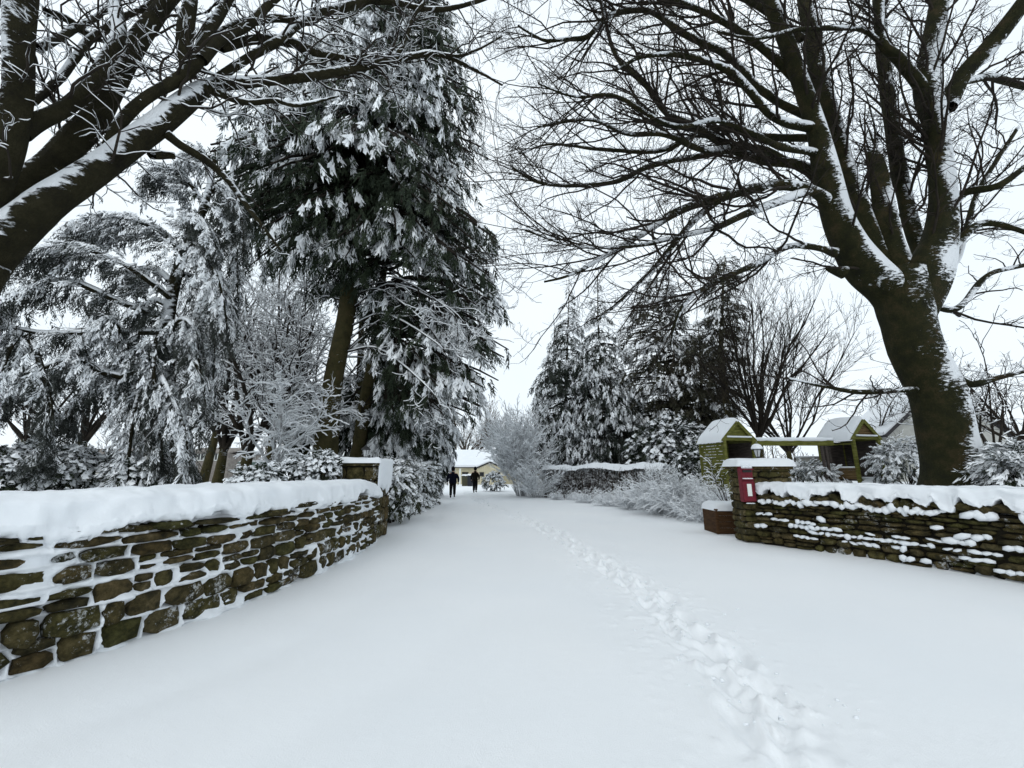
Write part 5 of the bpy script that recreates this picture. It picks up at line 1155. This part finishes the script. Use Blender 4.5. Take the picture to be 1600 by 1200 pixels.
# ------------------------------------------------------------------ wooden shelters, buildings, walkers
def shelter(label, pxl, pyl, pxa, pya, pxr, Y, seed, half_wall):
    a = radians(12); u = np.array([cos(a), sin(a), 0]); v = np.array([-sin(a), cos(a), 0]); up = np.array([0, 0, 1.])
    FL = at(pxl, pyl, Y); ze = FL[2]; za = at(pxa, pya, Y)[2]; w = (at(pxr, pyl, Y)[0]-FL[0])*1.04; D = 1.3
    g = float(gh(FL[0]+.5, Y+.5))-.05; c = lambda x, y, z: np.array([FL[0], Y, 0])+u*x+v*y+up*z
    root = empty('wooden_shelter', tuple(c(w/2, D/2, g)), label, 'shelter', 'wooden garden shelters joined by the beam')
    def part(nm, m, fn, bev=.006):
        A = Acc(); fn(A); o = A.make(nm, m, root, False)
        if bev: bevelled(o, bev)
        return o
    for (x, y) in ((0, 0), (w, 0), (0, D), (w, D)):
        part('post', M_WGREEN, lambda A: bar(A, c(x, y, g), c(x, y, ze), .10, .10))
    for (p, q) in (((0, 0), (w, 0)), ((0, D), (w, D)), ((0, 0), (0, D)), ((w, 0), (w, D))):
        part('rail', M_WGREEN, lambda A: bar(A, c(*p, ze-.0), c(*q, ze-.0), .075, .10))
    # floor step with snow, back and side siding board by board
    zf = g+.25
    part('floor', M_WGREY, lambda A: A.add([c(.06, .06, zf), c(w-.06, .06, zf), c(w-.06, D-.06, zf), c(.06, D-.06, zf), c(.06, .06, zf+.06), c(w-.06, .06, zf+.06), c(w-.06, D-.06, zf+.06), c(.06, D-.06, zf+.06)], [[0, 3, 2, 1], [4, 5, 6, 7], [0, 1, 5, 4], [1, 2, 6, 5], [2, 3, 7, 6], [3, 0, 4, 7]]), 0)
    bh = .105; n = int((ze-zf-.08)/bh)
    for k in range(n):
        z = zf+.06+bh*(k+.5)
        part('siding_board', M_WGREY, lambda A: bar(A, c(.05, D-.02, z), c(w-.05, D-.02, z), .025, bh*.995), 0)
        if half_wall is None or z < half_wall:
            m = M_WGREEN if half_wall is None else M_WBROWN
            part('siding_board', m, lambda A: bar(A, c(-.01, .05, z), c(-.01, D-.05, z), .03, bh*.985), .006)
            if half_wall is None and k % 1 == 0:
                r = np.random.default_rng(seed+k); q = 9; s = r.uniform(.1, D-.1, q)
                vv, ff = blobs([c(-.035, t, z+bh*.36) for t in s], np.stack([r.uniform(.012, .025, q), r.uniform(.03, .09, q), r.uniform(.006, .016, q)], 1), np.broadcast_to(np.stack([u, v, up]), (q, 3, 3)), hi=True, r=r)
                mk('snow_fleck', vv, [ff], M_SNOW, root)['kind'] = 'stuff'
        if True: part('siding_board', M_WGREY, lambda A: bar(A, c(w+.01, .05, z), c(w+.01, D-.05, z), .03, bh*.99), 0)
    if half_wall is not None:
        part('sill', M_WBROWN, lambda A: bar(A, c(-.01, 0, half_wall+.03), c(-.01, D, half_wall+.03), .10, .05))
        part('snow_ridge', M_SNOW, lambda A: bar(A, c(-.01, .08, half_wall+.085), c(-.01, D-.08, half_wall+.085), .09, .06), .02)
        part('rail', M_WGREEN, lambda A: bar(A, c(-.0, 0, ze-.20), c(-.0, D, ze-.20), .05, .05))
        part('post', M_WGREY, lambda A: bar(A, c(0, D*.72, zf), c(0, D*.72, ze), .08, .08))
    # gable boards and barge boards
    H = za-ze; nb = 5
    for k in range(nb):
        z0 = k/nb; z1 = (k+.93)/nb; hw0 = w/2*(1-z0); hw1 = w/2*(1-z1)
        V = [c(w/2-hw0, .02, ze+H*z0), c(w/2+hw0, .02, ze+H*z0), c(w/2+hw1, .02, ze+H*z1), c(w/2-hw1, .02, ze+H*z1)]; V += [p+v*.03 for p in V]
        part('gable_board', M_WGREEN if half_wall is None else M_WBROWN, lambda A: A.add(V, [[0, 1, 2, 3], [7, 6, 5, 4], [0, 4, 5, 1], [1, 5, 6, 2], [2, 6, 7, 3], [3, 7, 4, 0]]), 0)
    for yy in (-.05, D+.05):
        for s in (-1, 1): part('barge_board', M_WGREEN, lambda A: bar(A, c(w/2, yy, za+.02), c(w/2+s*(w/2+.10), yy, ze-.07), .035, .12))
    part('snow_ridge', M_SNOW, lambda A: bar(A, c(.08, -.06, ze+.085), c(w-.08, -.06, ze+.085), .10, .055), .02)
    for s in (-1, 1):
        e0 = c(w/2, -.04, za); e1 = c(w/2+s*(w/2+.10), -.04, ze-.09); dv = v*(D+.08); th = nrm(np.cross(dv, e1-e0))*(.03 if s < 0 else -.03)
        P = [e0, e1, e1+dv, e0+dv]; P += [p+th*(1 if th[2] > 0 else -1) for p in P]
        part('roof_panel', M_WGREEN, lambda A: A.add(P, [[0, 3, 2, 1], [4, 5, 6, 7], [0, 1, 5, 4], [1, 2, 6, 5], [2, 3, 7, 6], [3, 0, 4, 7]]), 0)
        # snow blanket on each slope: thick, rounded at eaves and ends
        n1, n2 = 14, 16; A_, B_ = np.meshgrid(np.linspace(0, 1, n1), np.linspace(0, 1, n2), indexing='ij')
        e = np.minimum(1-A_, np.minimum(B_, 1-B_)*1.3); t = np.sqrt(np.clip(e/.16, 0, 1)*(2-np.clip(e/.16, 0, 1)))
        S = e0[None, None]+(e1-e0)*(A_*1.05)[..., None]+dv*(B_*1.04-.02)[..., None]; S[..., 2] += .035+t*.18*(.8+.4*fbm(A_*3, B_*3+seed, 2, seed))-.02*(1-t)
        i = np.arange(n1-1)[:, None]*n2+np.arange(n2-1)[None]; Q = Acc(); Q.add(S.reshape(-1, 3), np.stack([i, i+n2, i+n2+1, i+1], -1).reshape(-1, 4)); Q.make('roof_snow', M_SNOW, root)
    z = zf+.06; slab_snow_c = c(w/2, -.35, g+.12)
    vv, ff = blobs([c(w*.3, -.2, g+.15), c(w*.75, -.25, g+.12), c(w*.5, .15, zf+.07)], [(.5, .4, .22), (.5, .4, .2), (.45, .3, .08)], np.broadcast_to(np.stack([u, v, up]), (3, 3, 3)), jit=.04, hi=True)
    mk('snow_heap', vv, [ff], M_SNOW, root)
    return c, w, D, ze
YS = 14.6
cL, wL, DL, zL = shelter('left wooden shelter with algae-green snow-flecked siding and steep snowy roof', 1131, 686, 1153, 660, 1181, YS, 3, None)
cR, wR, DR, zR = shelter('right wooden shelter with tan half-wall, open gable front and steep snowy roof', 1332, 684, 1350, 657, 1379, YS, 9, 1.62)
def beam():
    a = cL(wL+.06, .25, zL-.02); b = cR(-.9, .9, zR-.10); b = np.array([at(1302, 694, YS+.4)[0], YS+.4, at(1302, 692, YS+.4)[2]])
    a[2] = at(1184, 692, a[1])[2]
    root = empty('wooden_beam', tuple((a+b)/2), 'long green wooden beam topped with snow between the two shelters', 'beam')
    A = Acc(); bar(A, a, b, .09, .20); bevelled(A.make('beam', M_WGREEN, root, False), .008)
    P = (a[None]*(1-np.linspace(0, 1, 30)[:, None])+b[None]*np.linspace(0, 1, 30)[:, None]); P[:, 2] += .125
    V, Q, C = tubes(P[None], (.075*(1+.5*(fbm(np.linspace(0, 14, 30), np.zeros(30), 2, 3)-.5)))[None], 8, cap=True); A = Acc(); A.add(V, Q, C); A.make('snow_ridge', M_SNOW, root)
    for px in (1284, 1290):
        q = at(px, 700, YS+.45); g = float(gh(q[0], q[1])); A = Acc(); bar(A, (q[0], q[1], g), (q[0], q[1], a[2]-.1), .08, .08); bevelled(A.make('post', M_WGREY, root, False), .006)
beam()
def trough():
    q0, q1 = at(1244, 715, 16.5), at(1290, 712, 16.5); z1 = q0[2]; root = empty('grey_screen', ((q0[0]+q1[0])/2, 16.5, float(gh(q0[0], 16.5))), 'pale grey garden panel with snow edge seen under the wooden beam', 'panel')
    A = Acc(); box(A, ((q0[0]+q1[0])/2, 16.5, z1-.45), (q1[0]-q0[0], .08, .9)); bevelled(A.make('panel', M_RENDER, root, False), .01)
    A = Acc(); box(A, ((q0[0]+q1[0])/2, 16.5, z1+.03), (q1[0]-q0[0]+.04, .14, .06)); bevelled(A.make('snow_ridge', M_SNOW, root, False), .02, 2)
    for q in (q0, q1): A = Acc(); box(A, (q[0], 16.56, z1/2), (.07, .07, z1)); A.make('post', M_WGREY, root, False)
trough()

def win(root, x, y, z, w, h, frame=M_WHITE):
    A = Acc(); 
    for dx, dz, ww, hh in ((0, h/2, w+.1, .06), (0, -h/2, w+.1, .06), (-w/2, 0, .06, h), (w/2, 0, .06, h), (0, 0, .05, h)): box(A, (x+dx, y-.03, z+dz), (ww, .07, hh))
    f = A.make('window', frame, root, False, loc=(x, y, z)); A = Acc(); box(A, (x, y-.012, z), (w, .02, h)); A.make('pane', M_WINDOW, f, False)
def bungalow():
    Y = 50; x0 = at(722, 735, Y)[0]; x1 = at(868, 735, Y)[0]; ze = at(722, 729.5, Y)[2]; zr = at(740, 706, Y+4)[2]
    root = empty('bungalow', ((x0+x1)/2, Y+3, 0), 'cream bungalow with broad snow-white roof and small gabled porch at the end of the drive', 'house')
    x0 -= 1.5
    A = Acc(); box(A, ((x0+x1)/2, Y+4, ze/2), (x1-x0, 8, ze)); A.make('wall', M_CREAM, root, False)
    V = [(x0-.3, Y-.35, ze-.05), (x1+.3, Y-.35, ze-.05), (x1+.3, Y+4, zr), (x0-.3, Y+4, zr), (x1+.3, Y+8.3, ze-.05), (x0-.3, Y+8.3, ze-.05)]
    V2 = [(a, b, c+.28) for a, b, c in V]; A = Acc(); A.add(V+V2, [[0, 3, 2, 1], [3, 5, 4, 2], [6, 7, 8, 9], [9, 8, 10, 11], [0, 1, 7, 6], [5, 11, 10, 4], [0, 6, 9, 3], [3, 9, 11, 5], [1, 2, 8, 7], [2, 4, 10, 8]]); A.make('roof_snow', M_SNOW, root, False)
    A = Acc(); box(A, ((x0+x1)/2, Y-.36, ze-.08), (x1-x0+.6, .08, .10)); A.make('gutter', M_SLATE, root, False)
    for s in (x0-.3, x1+.3): A = Acc(); A.add([(s, Y, ze), (s, Y+8, ze), (s, Y+4, zr-.05), (s+.2*np.sign(s), Y, ze), (s+.2*np.sign(s), Y+8, ze), (s+.2*np.sign(s), Y+4, zr-.05)], [[0, 1, 2], [5, 4, 3]], [[0, 3, 4, 1], [1, 4, 5, 2], [2, 5, 3, 0]]); A.make('gable_wall', M_CREAM, root, False)
    # gabled porch, vertical boards
    yp = Y-1.6; xl = at(746, 735, yp)[0]; xr = at(785, 735, yp)[0]; zl = at(746, 731.5, yp)[2]; za = at(765, 723, yp)[2]; xm = (xl+xr)/2; nb = 12
    for k in range(nb):
        a, b = xl+(xr-xl)*k/nb+.012, xl+(xr-xl)*(k+1)/nb-.012; f = lambda x: zl+(za-zl)*(1-abs(x-xm)/((xr-xl)/2))
        V = [(a, yp, 0), (b, yp, 0), (b, yp, f(b)), (a, yp, f(a))]; V += [(x, yp+.05, z) for x, _, z in V]
        A = Acc(); A.add(V, [[0, 1, 2, 3], [7, 6, 5, 4], [0, 4, 5, 1], [1, 5, 6, 2], [2, 6, 7, 3], [3, 7, 4, 0]]); A.make('cladding_board', M_CREAM, root, False)
    A = Acc(); box(A, (xl+.05, Y-.78, zl/2), (.08, 1.6, zl)); box(A, (xr-.05, Y-.78, zl/2), (.08, 1.6, zl)); A.make('porch_wall', M_CREAM, root, False)
    for s in (-1, 1):
        A = Acc(); bar(A, (xm, yp-.06, za+.06), (xm+s*((xr-xl)/2+.25), yp-.06, zl-.03), .08, .16); A.make('barge_board', M_SLATE, root, False)
        e0 = np.array([xm, yp-.03, za+.1]); e1 = np.array([xm+s*((xr-xl)/2+.25), yp-.03, zl+.02]); V = [e0, e1, e1+[0, 2.6, 0], e0+[0, 2.6, 0]]; V += [p+[0, 0, .2] for p in V]
        A = Acc(); A.add(V, [[0, 3, 2, 1], [4, 5, 6, 7], [0, 1, 5, 4], [1, 2, 6, 5], [2, 3, 7, 6], [3, 0, 4, 7]]); A.make('porch_snow', M_SNOW, root, False)
    for px in (724.5, 729.5): win(root, at(px, 735, Y)[0], Y, at(px, 743, Y)[2], .30, .75, M_SLATE)
    for px in (753, 778): win(root, at(px, 735, yp)[0], yp, at(px, 741, yp)[2], .42, .4, M_SLATE)
    A = Acc(); box(A, (at(719, 735, Y-1)[0], Y-1, ze*.45), (.18, .18, ze*.9)); A.make('porch_post', M_WHITE, root, False)
bungalow()
def bin_(px, Y, w, h, m, lab):
    x = at(px, 757, Y)[0]; root = empty('wheelie_bin', (x, Y, 0), lab, 'bin')
    A = Acc(); A.add([(x-w*.42, Y-w*.42, 0), (x+w*.42, Y-w*.42, 0), (x+w*.42, Y+w*.42, 0), (x-w*.42, Y+w*.42, 0), (x-w/2, Y-w/2, h), (x+w/2, Y-w/2, h), (x+w/2, Y+w/2, h), (x-w/2, Y+w/2, h)], [[0, 3, 2, 1], [4, 5, 6, 7], [0, 1, 5, 4], [1, 2, 6, 5], [2, 3, 7, 6], [3, 0, 4, 7]]); bevelled(A.make('body', m, root, False), .02)
    A = Acc(); box(A, (x, Y-.02, h+.025), (w*1.06, w*1.08, .05)); bevelled(A.make('lid', m, root, False), .015)
    for s in (-1, 1):
        A = Acc(); A.add(*tubes(np.array([[(x+s*w*.42, Y+w*.42, .1), (x+s*w*.52, Y+w*.42, .1)]], float), np.array([[.1, .1]]), 12, cap=True)); A.make('wheel', M_BLACK, root)
    slab_snow(x-w/2, x+w/2, Y-w/2, Y+w/2, h+.05, .14, root, 3, n=9)
bin_(726.5, 44, .66, 1.0, M_BINB, 'olive wheelie bin under snow by the bungalow wall, left of the navy one')
bin_(734.5, 43.5, .56, 1.05, M_BIN, 'navy wheelie bin under snow between the two walkers')
def far_house(x0, x1, Y, base, ze, zr, label, roof, wallm, wins, name='house', snow=False, cat='house'):
    root = empty(name, ((x0+x1)/2, Y+3, base), label, cat)
    A = Acc(); box(A, ((x0+x1)/2, Y+3, (base+ze)/2), (x1-x0, 6, ze-base)); A.make('wall', wallm, root, False)
    V = [(x0-.2, Y-.2, ze), (x1+.2, Y-.2, ze), (x1+.2, Y+3, zr), (x0-.2, Y+3, zr), (x1+.2, Y+6.2, ze), (x0-.2, Y+6.2, ze)]; V2 = [(a, b, c+.15) for a, b, c in V]
    A = Acc(); A.add(V+V2, [[0, 3, 2, 1], [3, 5, 4, 2], [6, 7, 8, 9], [9, 8, 10, 11], [0, 1, 7, 6], [5, 11, 10, 4], [0, 6, 9, 3], [3, 9, 11, 5], [1, 2, 8, 7], [2, 4, 10, 8]]); A.make('roof', roof, root, False)
    for x, z, w, h in wins: win(root, x, Y, z, w, h)
q = at(300, 708, 48); q1 = at(345, 708, 48)
far_house(q[0]-1, q1[0]+1, 48, 0, at(300, 706, 48)[2]-.2, at(300, 703, 51)[2]+.1, 'distant brown house with small white windows seen between the trees on the left', M_BROOF, M_BROOF, [(at(px, 712, 48)[0], at(px, 713, 48)[2], .7, .9) for px in (314, 325, 336)], 'house')
q = at(118, 708, 52); q1 = at(178, 708, 52)
far_house(q[0], q1[0], 52, 0, at(118, 710, 52)[2], at(118, 703, 55)[2], 'distant low brown-roofed building behind the far left bushes', M_BROOF, M_RENDER, [(at(px, 715, 52)[0], at(px, 716, 52)[2], .8, .6) for px in (135, 160)], 'building', cat='building')
def gable_house():
    Y = 22; x0 = at(1386, 676, Y)[0]; xa = at(1470, 590, Y)[0]; x1 = xa+(xa-x0); ze = at(1386, 678, Y)[2]; za = at(1442, 625, Y)[2]
    sl = (za-ze)/(at(1442, 625, Y)[0]-x0); xa = x0+3.2; x1 = x0+6.4; za = ze+sl*3.2
    root = empty('house', ((x0+x1)/2, Y+4, .5), 'grey rendered house gable with dark roof edge behind the huge tree', 'house')
    V = [(x0, Y, 0), (x1, Y, 0), (x1, Y, ze), (xa, Y, za), (x0, Y, ze)]; W = [(a, b+2.6, c) for a, b, c in V]
    A = Acc(); A.add(V+W, [[0, 1, 2, 4], [9, 7, 6, 5], [0, 4, 9, 5], [1, 6, 7, 2]], [[4, 2, 3], [9, 8, 7]]); A.make('wall', M_RENDER, root, False)
    for s, xe in ((-1, x0), (1, x1)):
        e0 = np.array([xa, Y-.25, za+.02]); e1 = np.array([xe+s*.25, Y-.25, ze-sl*.25+.02]); dv = np.array([0, 3.0, 0])
        P = [e0, e1, e1+dv, e0+dv]; P += [p+[0, 0, .12] for p in P]; F6 = [[0, 3, 2, 1], [4, 5, 6, 7], [0, 1, 5, 4], [1, 2, 6, 5], [2, 3, 7, 6], [3, 0, 4, 7]]
        A = Acc(); A.add(P, F6); A.make('roof', M_SLATE, root, False)
        P = [p+[0, .15, .125] for p in P[:4]]; P += [p+[0, 0, .15] for p in P]; A = Acc(); A.add(P, F6); A.make('roof_snow', M_SNOW, root, False)
    win(root, xa, Y, ze-.3, .9, 1.0)
gable_house()
def container():
    Y = 17; q0, q1 = at(385, 722, Y), at(425, 722, Y); z = at(385, 724, Y)[2]; xc = (q0[0]+q1[0])/2; w = q1[0]-q0[0]; g = float(gh(xc, Y))
    root = empty('storage_box', (xc, Y, g), 'pale green box-shaped store with snow lid, half hidden by trunks left of the cypress', 'box')
    A = Acc(); box(A, (xc, Y, (g+z)/2), (w, .9, z-g)); bevelled(A.make('body', M_TEAL, root, False), .02)
    A = Acc(); box(A, (xc, Y, z+.02), (w+.08, .98, .05)); A.make('lid', M_TEAL, root, False)
    slab_snow(xc-w/2, xc+w/2, Y-.45, Y+.45, z+.045, .09, root, 6, n=12)
container()
# far belt of woodland closing the horizon
def far_wood():
    r = np.random.default_rng(70); N = 150; a = r.uniform(-1.25, 1.25, N); D = r.uniform(85, 150, N); x = D*np.sin(a); y = D*np.cos(a)
    keep = (np.abs(x/y+.045) > .07); x, y = x[keep], y[keep]; N = len(x); K = 5
    H = r.uniform(3, 6.5, N)*(1+.5*(np.abs(a[keep]) > .5)); P = np.stack([x, y, np.zeros(N)], 1)[:, None]+np.linspace(0, 1, K)[None, :, None]*np.stack([r.normal(size=N)*.5, r.normal(size=N)*.5, H], 1)[:, None]
    R = .16*np.linspace(1, .3, K)[None]*np.ones((N, 1)); l1 = grow([(P, R)], 1.7, ratio=(.4, .7), ang=(25, 55), K=4, wob=.15, rf=.5, lmax=3, rmin=.06, r=r); l2 = grow(l1, 1.0, ratio=(.4, .7), ang=(25, 55), K=3, wob=.2, rf=.6, lmax=1.5, rmin=.04, r=r)
    A = Acc()
    for P, R in [(P, R)]+l1+l2: A.add(*tubes(P, R, 3)[:2])
    o = A.make('distant_woodland', M_TWIGB); tag(o, 'distant belt of bare brown woodland on the horizon', kind='stuff'); print('wood', A.tris())
far_wood()

# ------------------------------------------------------------------ the two walkers
def skin_mesh(name, verts, edges, root_i, matl, parent, sub=2):
    me = bpy.data.meshes.new(name); bm = bmesh.new(); sl = bm.verts.layers.skin.verify(); vs = []
    for (p, rx, ry) in verts:
        v = bm.verts.new(p); v[sl].radius = (rx, ry); vs.append(v)
    vs[root_i][sl].use_root = True
    for a, b in edges: bm.edges.new((vs[a], vs[b]))
    bm.to_mesh(me); bm.free(); me.materials.append(matl)
    o = bpy.data.objects.new(name, me); COL.objects.link(o); o.parent = parent
    s = o.modifiers.new('skin', 'SKIN'); s.use_smooth_shade = True; d = o.modifiers.new('sub', 'SUBSURF'); d.levels = sub; d.render_levels = sub
    return o
def walker(x, y, z, label, coat, sc, rz, legs, armsw, hat, bag=False, bulky=1.0):
    root = empty('person', (x, y, z), label, 'person', 'walkers at the far end of the drive'); root.rotation_euler = (0, 0, rz)
    s = sc; J = {}
    # local: +y is the way they walk (away from the camera), feet at z 0
    (ly, ry_) = legs
    hip, hd = .94*s, 1.64*s
    def leg(sx, sw):
        kn = (sx*.105*s, sw*.16*s+.03*s, .50*s+.0); an = (sx*.11*s, sw*.26*s-.02*s, .09*s+(.05*s if sw < 0 else 0)); return kn, an
    verts = [((0, 0, hip), .13*s, .10*s), ((0, 0, 1.15*s), .12*s, .09*s), ((0, .01, 1.36*s), .15*s, .10*s), ((0, 0, 1.50*s), .055*s, .055*s), ((0, .015, 1.58*s), .075*s, .085*s), ((0, .02, 1.68*s), .085*s, .10*s), ((0, .02, 1.76*s), .06*s, .07*s)]
    edges = [(0, 1), (1, 2), (2, 3), (3, 4), (4, 5), (5, 6)]
    L = {}
    for sx, sw in ((-1, ly), (1, ry_)):
        kn, an = leg(sx, sw); b = len(verts); toe = (an[0]+sx*.01, an[1]+.14*s, an[2]-.045*s if sw >= 0 else an[2]-.07*s); L[sx] = (kn, an, toe)
        verts += [((sx*.10*s, 0, .86*s), .085*s, .09*s), (kn, .058*s, .06*s), (an, .04*s, .045*s), (toe, .035*s, .025*s)]
        edges += [(0, b), (b, b+1), (b+1, b+2), (b+2, b+3)]
    Aj = {}; G = {}
    for sx, sw in ((-1, armsw[0]), (1, armsw[1])):
        el = (sx*.30*s*bulky**.5, sw*.10*s-.02, 1.12*s); wr = (sx*.29*s*bulky**.5, sw*.24*s+.04, .88*s); sh = (sx*.19*s, 0, 1.42*s); b = len(verts); Aj[sx] = (sh, el, wr)
        verts += [(sh, .06*s, .06*s), (el, .042*s, .042*s), (wr, .026*s, .026*s), ((wr[0], wr[1]+.02, wr[2]-.05*s), .034*s, .02*s)]
        edges += [(2, b), (b, b+1), (b+1, b+2), (b+2, b+3)]
        for k, (dx, l) in enumerate(((-.026, .062), (-.009, .075), (.009, .072), (.026, .055))):
            c = len(verts); pz = wr[2]-.085*s; verts += [((wr[0]+dx*.4, wr[1]+.02+dx, pz), .010, .010), ((wr[0]-sx*.012, wr[1]+.03+dx, pz-l*.6), .009, .009), ((wr[0]-sx*.03, wr[1]+.035+dx, pz-l), .007, .007)]; edges += [(b+3, c), (c, c+1), (c+1, c+2)]
        c = len(verts); verts += [((wr[0]-sx*.01, wr[1]+.065, wr[2]-.05*s), .011, .011), ((wr[0]-sx*.02, wr[1]+.08, wr[2]-.09*s), .009, .009)]; edges += [(b+3, c), (c, c+1)]; G[sx] = (b+2, len(verts))
    skin_mesh('body', verts, edges, 0, M_SKIN, root)
    for sx, (b, e) in G.items():
        gv = [(p, rx*1.22+.002, ry_*1.22+.002) for (p, rx, ry_) in verts[b:e]]; gv[0] = (verts[b][0], .034*s, .036*s)
        skin_mesh('glove', gv, [(p-b, q-b) for p, q in edges if p >= b and q >= b and p < e and q < e], 0, M_TROU, root, 1)
    # coat: torso and sleeves grown a little larger than the body
    k = bulky; cv = [((0, 0, .76*s), .19*s*k, .16*s), ((0, 0, .95*s), .205*s*k, .165*s), ((0, 0, 1.12*s), .205*s*k, .165*s), ((0, .01, 1.32*s), .19*s*k, .15*s), ((0, .0, 1.46*s), .125*s, .10*s), ((0, .01, 1.535*s), .075*s, .08*s)]
    ce = [(0, 1), (1, 2), (2, 3), (3, 4), (4, 5)]
    for sx in (-1, 1):
        sh, el, wr = Aj[sx]; b = len(cv); cv += [((sx*.175*s*k, 0, 1.365*s), .088*s, .09*s), (el, .078*s*k**.5, .08*s), ((wr[0], wr[1], wr[2]+.02*s), .052*s, .055*s)]; ce += [(3, b), (b, b+1), (b+1, b+2)]
    skin_mesh('coat', cv, ce, 2, coat, root)
    tv = [((0, 0, .93*s), .15*s, .13*s)]; te = []
    for sx in (-1, 1):
        kn, an, toe = L[sx]; b = len(tv); tv += [((sx*.10*s, 0, .82*s), .12*s, .12*s), (kn, .092*s, .095*s), ((an[0], an[1], an[2]+.03*s), .072*s, .078*s)]; te += [(0, b), (b, b+1), (b+1, b+2)]
    skin_mesh('trousers', tv, te, 0, M_TROU, root)
    for sx in (-1, 1):
        kn, an, toe = L[sx]; skin_mesh('boot', [((an[0], an[1]-.02, an[2]+.05*s), .052*s, .055*s), ((an[0], an[1]-.02, an[2]-.035*s), .05*s, .045*s), (toe, .045*s, .035*s)], [(0, 1), (1, 2)], 0, M_TROU, root, 1)
    A = Acc(); lathe(A, (0, 0, 0), [(.070*s, 1.57*s), (.098*s, 1.62*s), (.112*s, 1.69*s), (.108*s, 1.76*s), (.08*s, 1.81*s), (.03*s, 1.835*s)], 14, 1, 1.12)
    o = mk('hat' if hat else 'hair', np.concatenate(A.V)+[0, -.003, 0], [np.concatenate(v) for v in A.F.values()], M_TROU, None); o.parent = root
    # small face features on the far side: nose, ears
    for sx in (-1, 1): v, f = blobs([(sx*.088*s, .02, 1.655*s)], [(.014, .022, .034)], hi=True); e = mk('ear', v, [f], M_SKIN, None); e.parent = root
    v, f = blobs([(0, .125*s, 1.64*s)], [(.012, .018, .022)], hi=True); e = mk('nose', v, [f], M_SKIN, None); e.parent = root
    for sx in (-1, 1): v, f = blobs([(sx*.032*s, .112*s, 1.675*s)], [(.012, .008, .008)], hi=True); e = mk('eye', v, [f], M_BLACK, None); e.parent = root
    v, f = blobs([(0, .116*s, 1.60*s)], [(.024, .008, .007)], hi=True); e = mk('mouth', v, [f], M_RED, None); e.parent = root
    return root, Aj
x = at(707, 773, 24.8)[0]; gz = float(gh(x, 24.8))
walker(x, 24.8, gz+.01, 'person in bulky navy coat and dark cap walking beside the snowy fir', M_COAT1, .985, radians(6), (.12, -.25), (-.1, -.2), True, bulky=1.22)
x = at(742, 768, 30)[0]; gz = float(gh(x, 30)); r2, Aj = walker(x, 30, gz+.01, 'person in dark jacket and slim trousers walking in front of the bungalow', M_COAT2, 1.0, radians(-8), (.55, -.35), (.35, -.35), True, bulky=1.02)
sc_ = sum(len(o.data.polygons) for o in bpy.data.objects if o.type == 'MESH')
tr_ = sum(len(o.data.loops)-2*len(o.data.polygons) for o in bpy.data.objects if o.type == 'MESH'); print('tris', tr_)
print('objects', len(bpy.data.objects), 'faces', sc_)
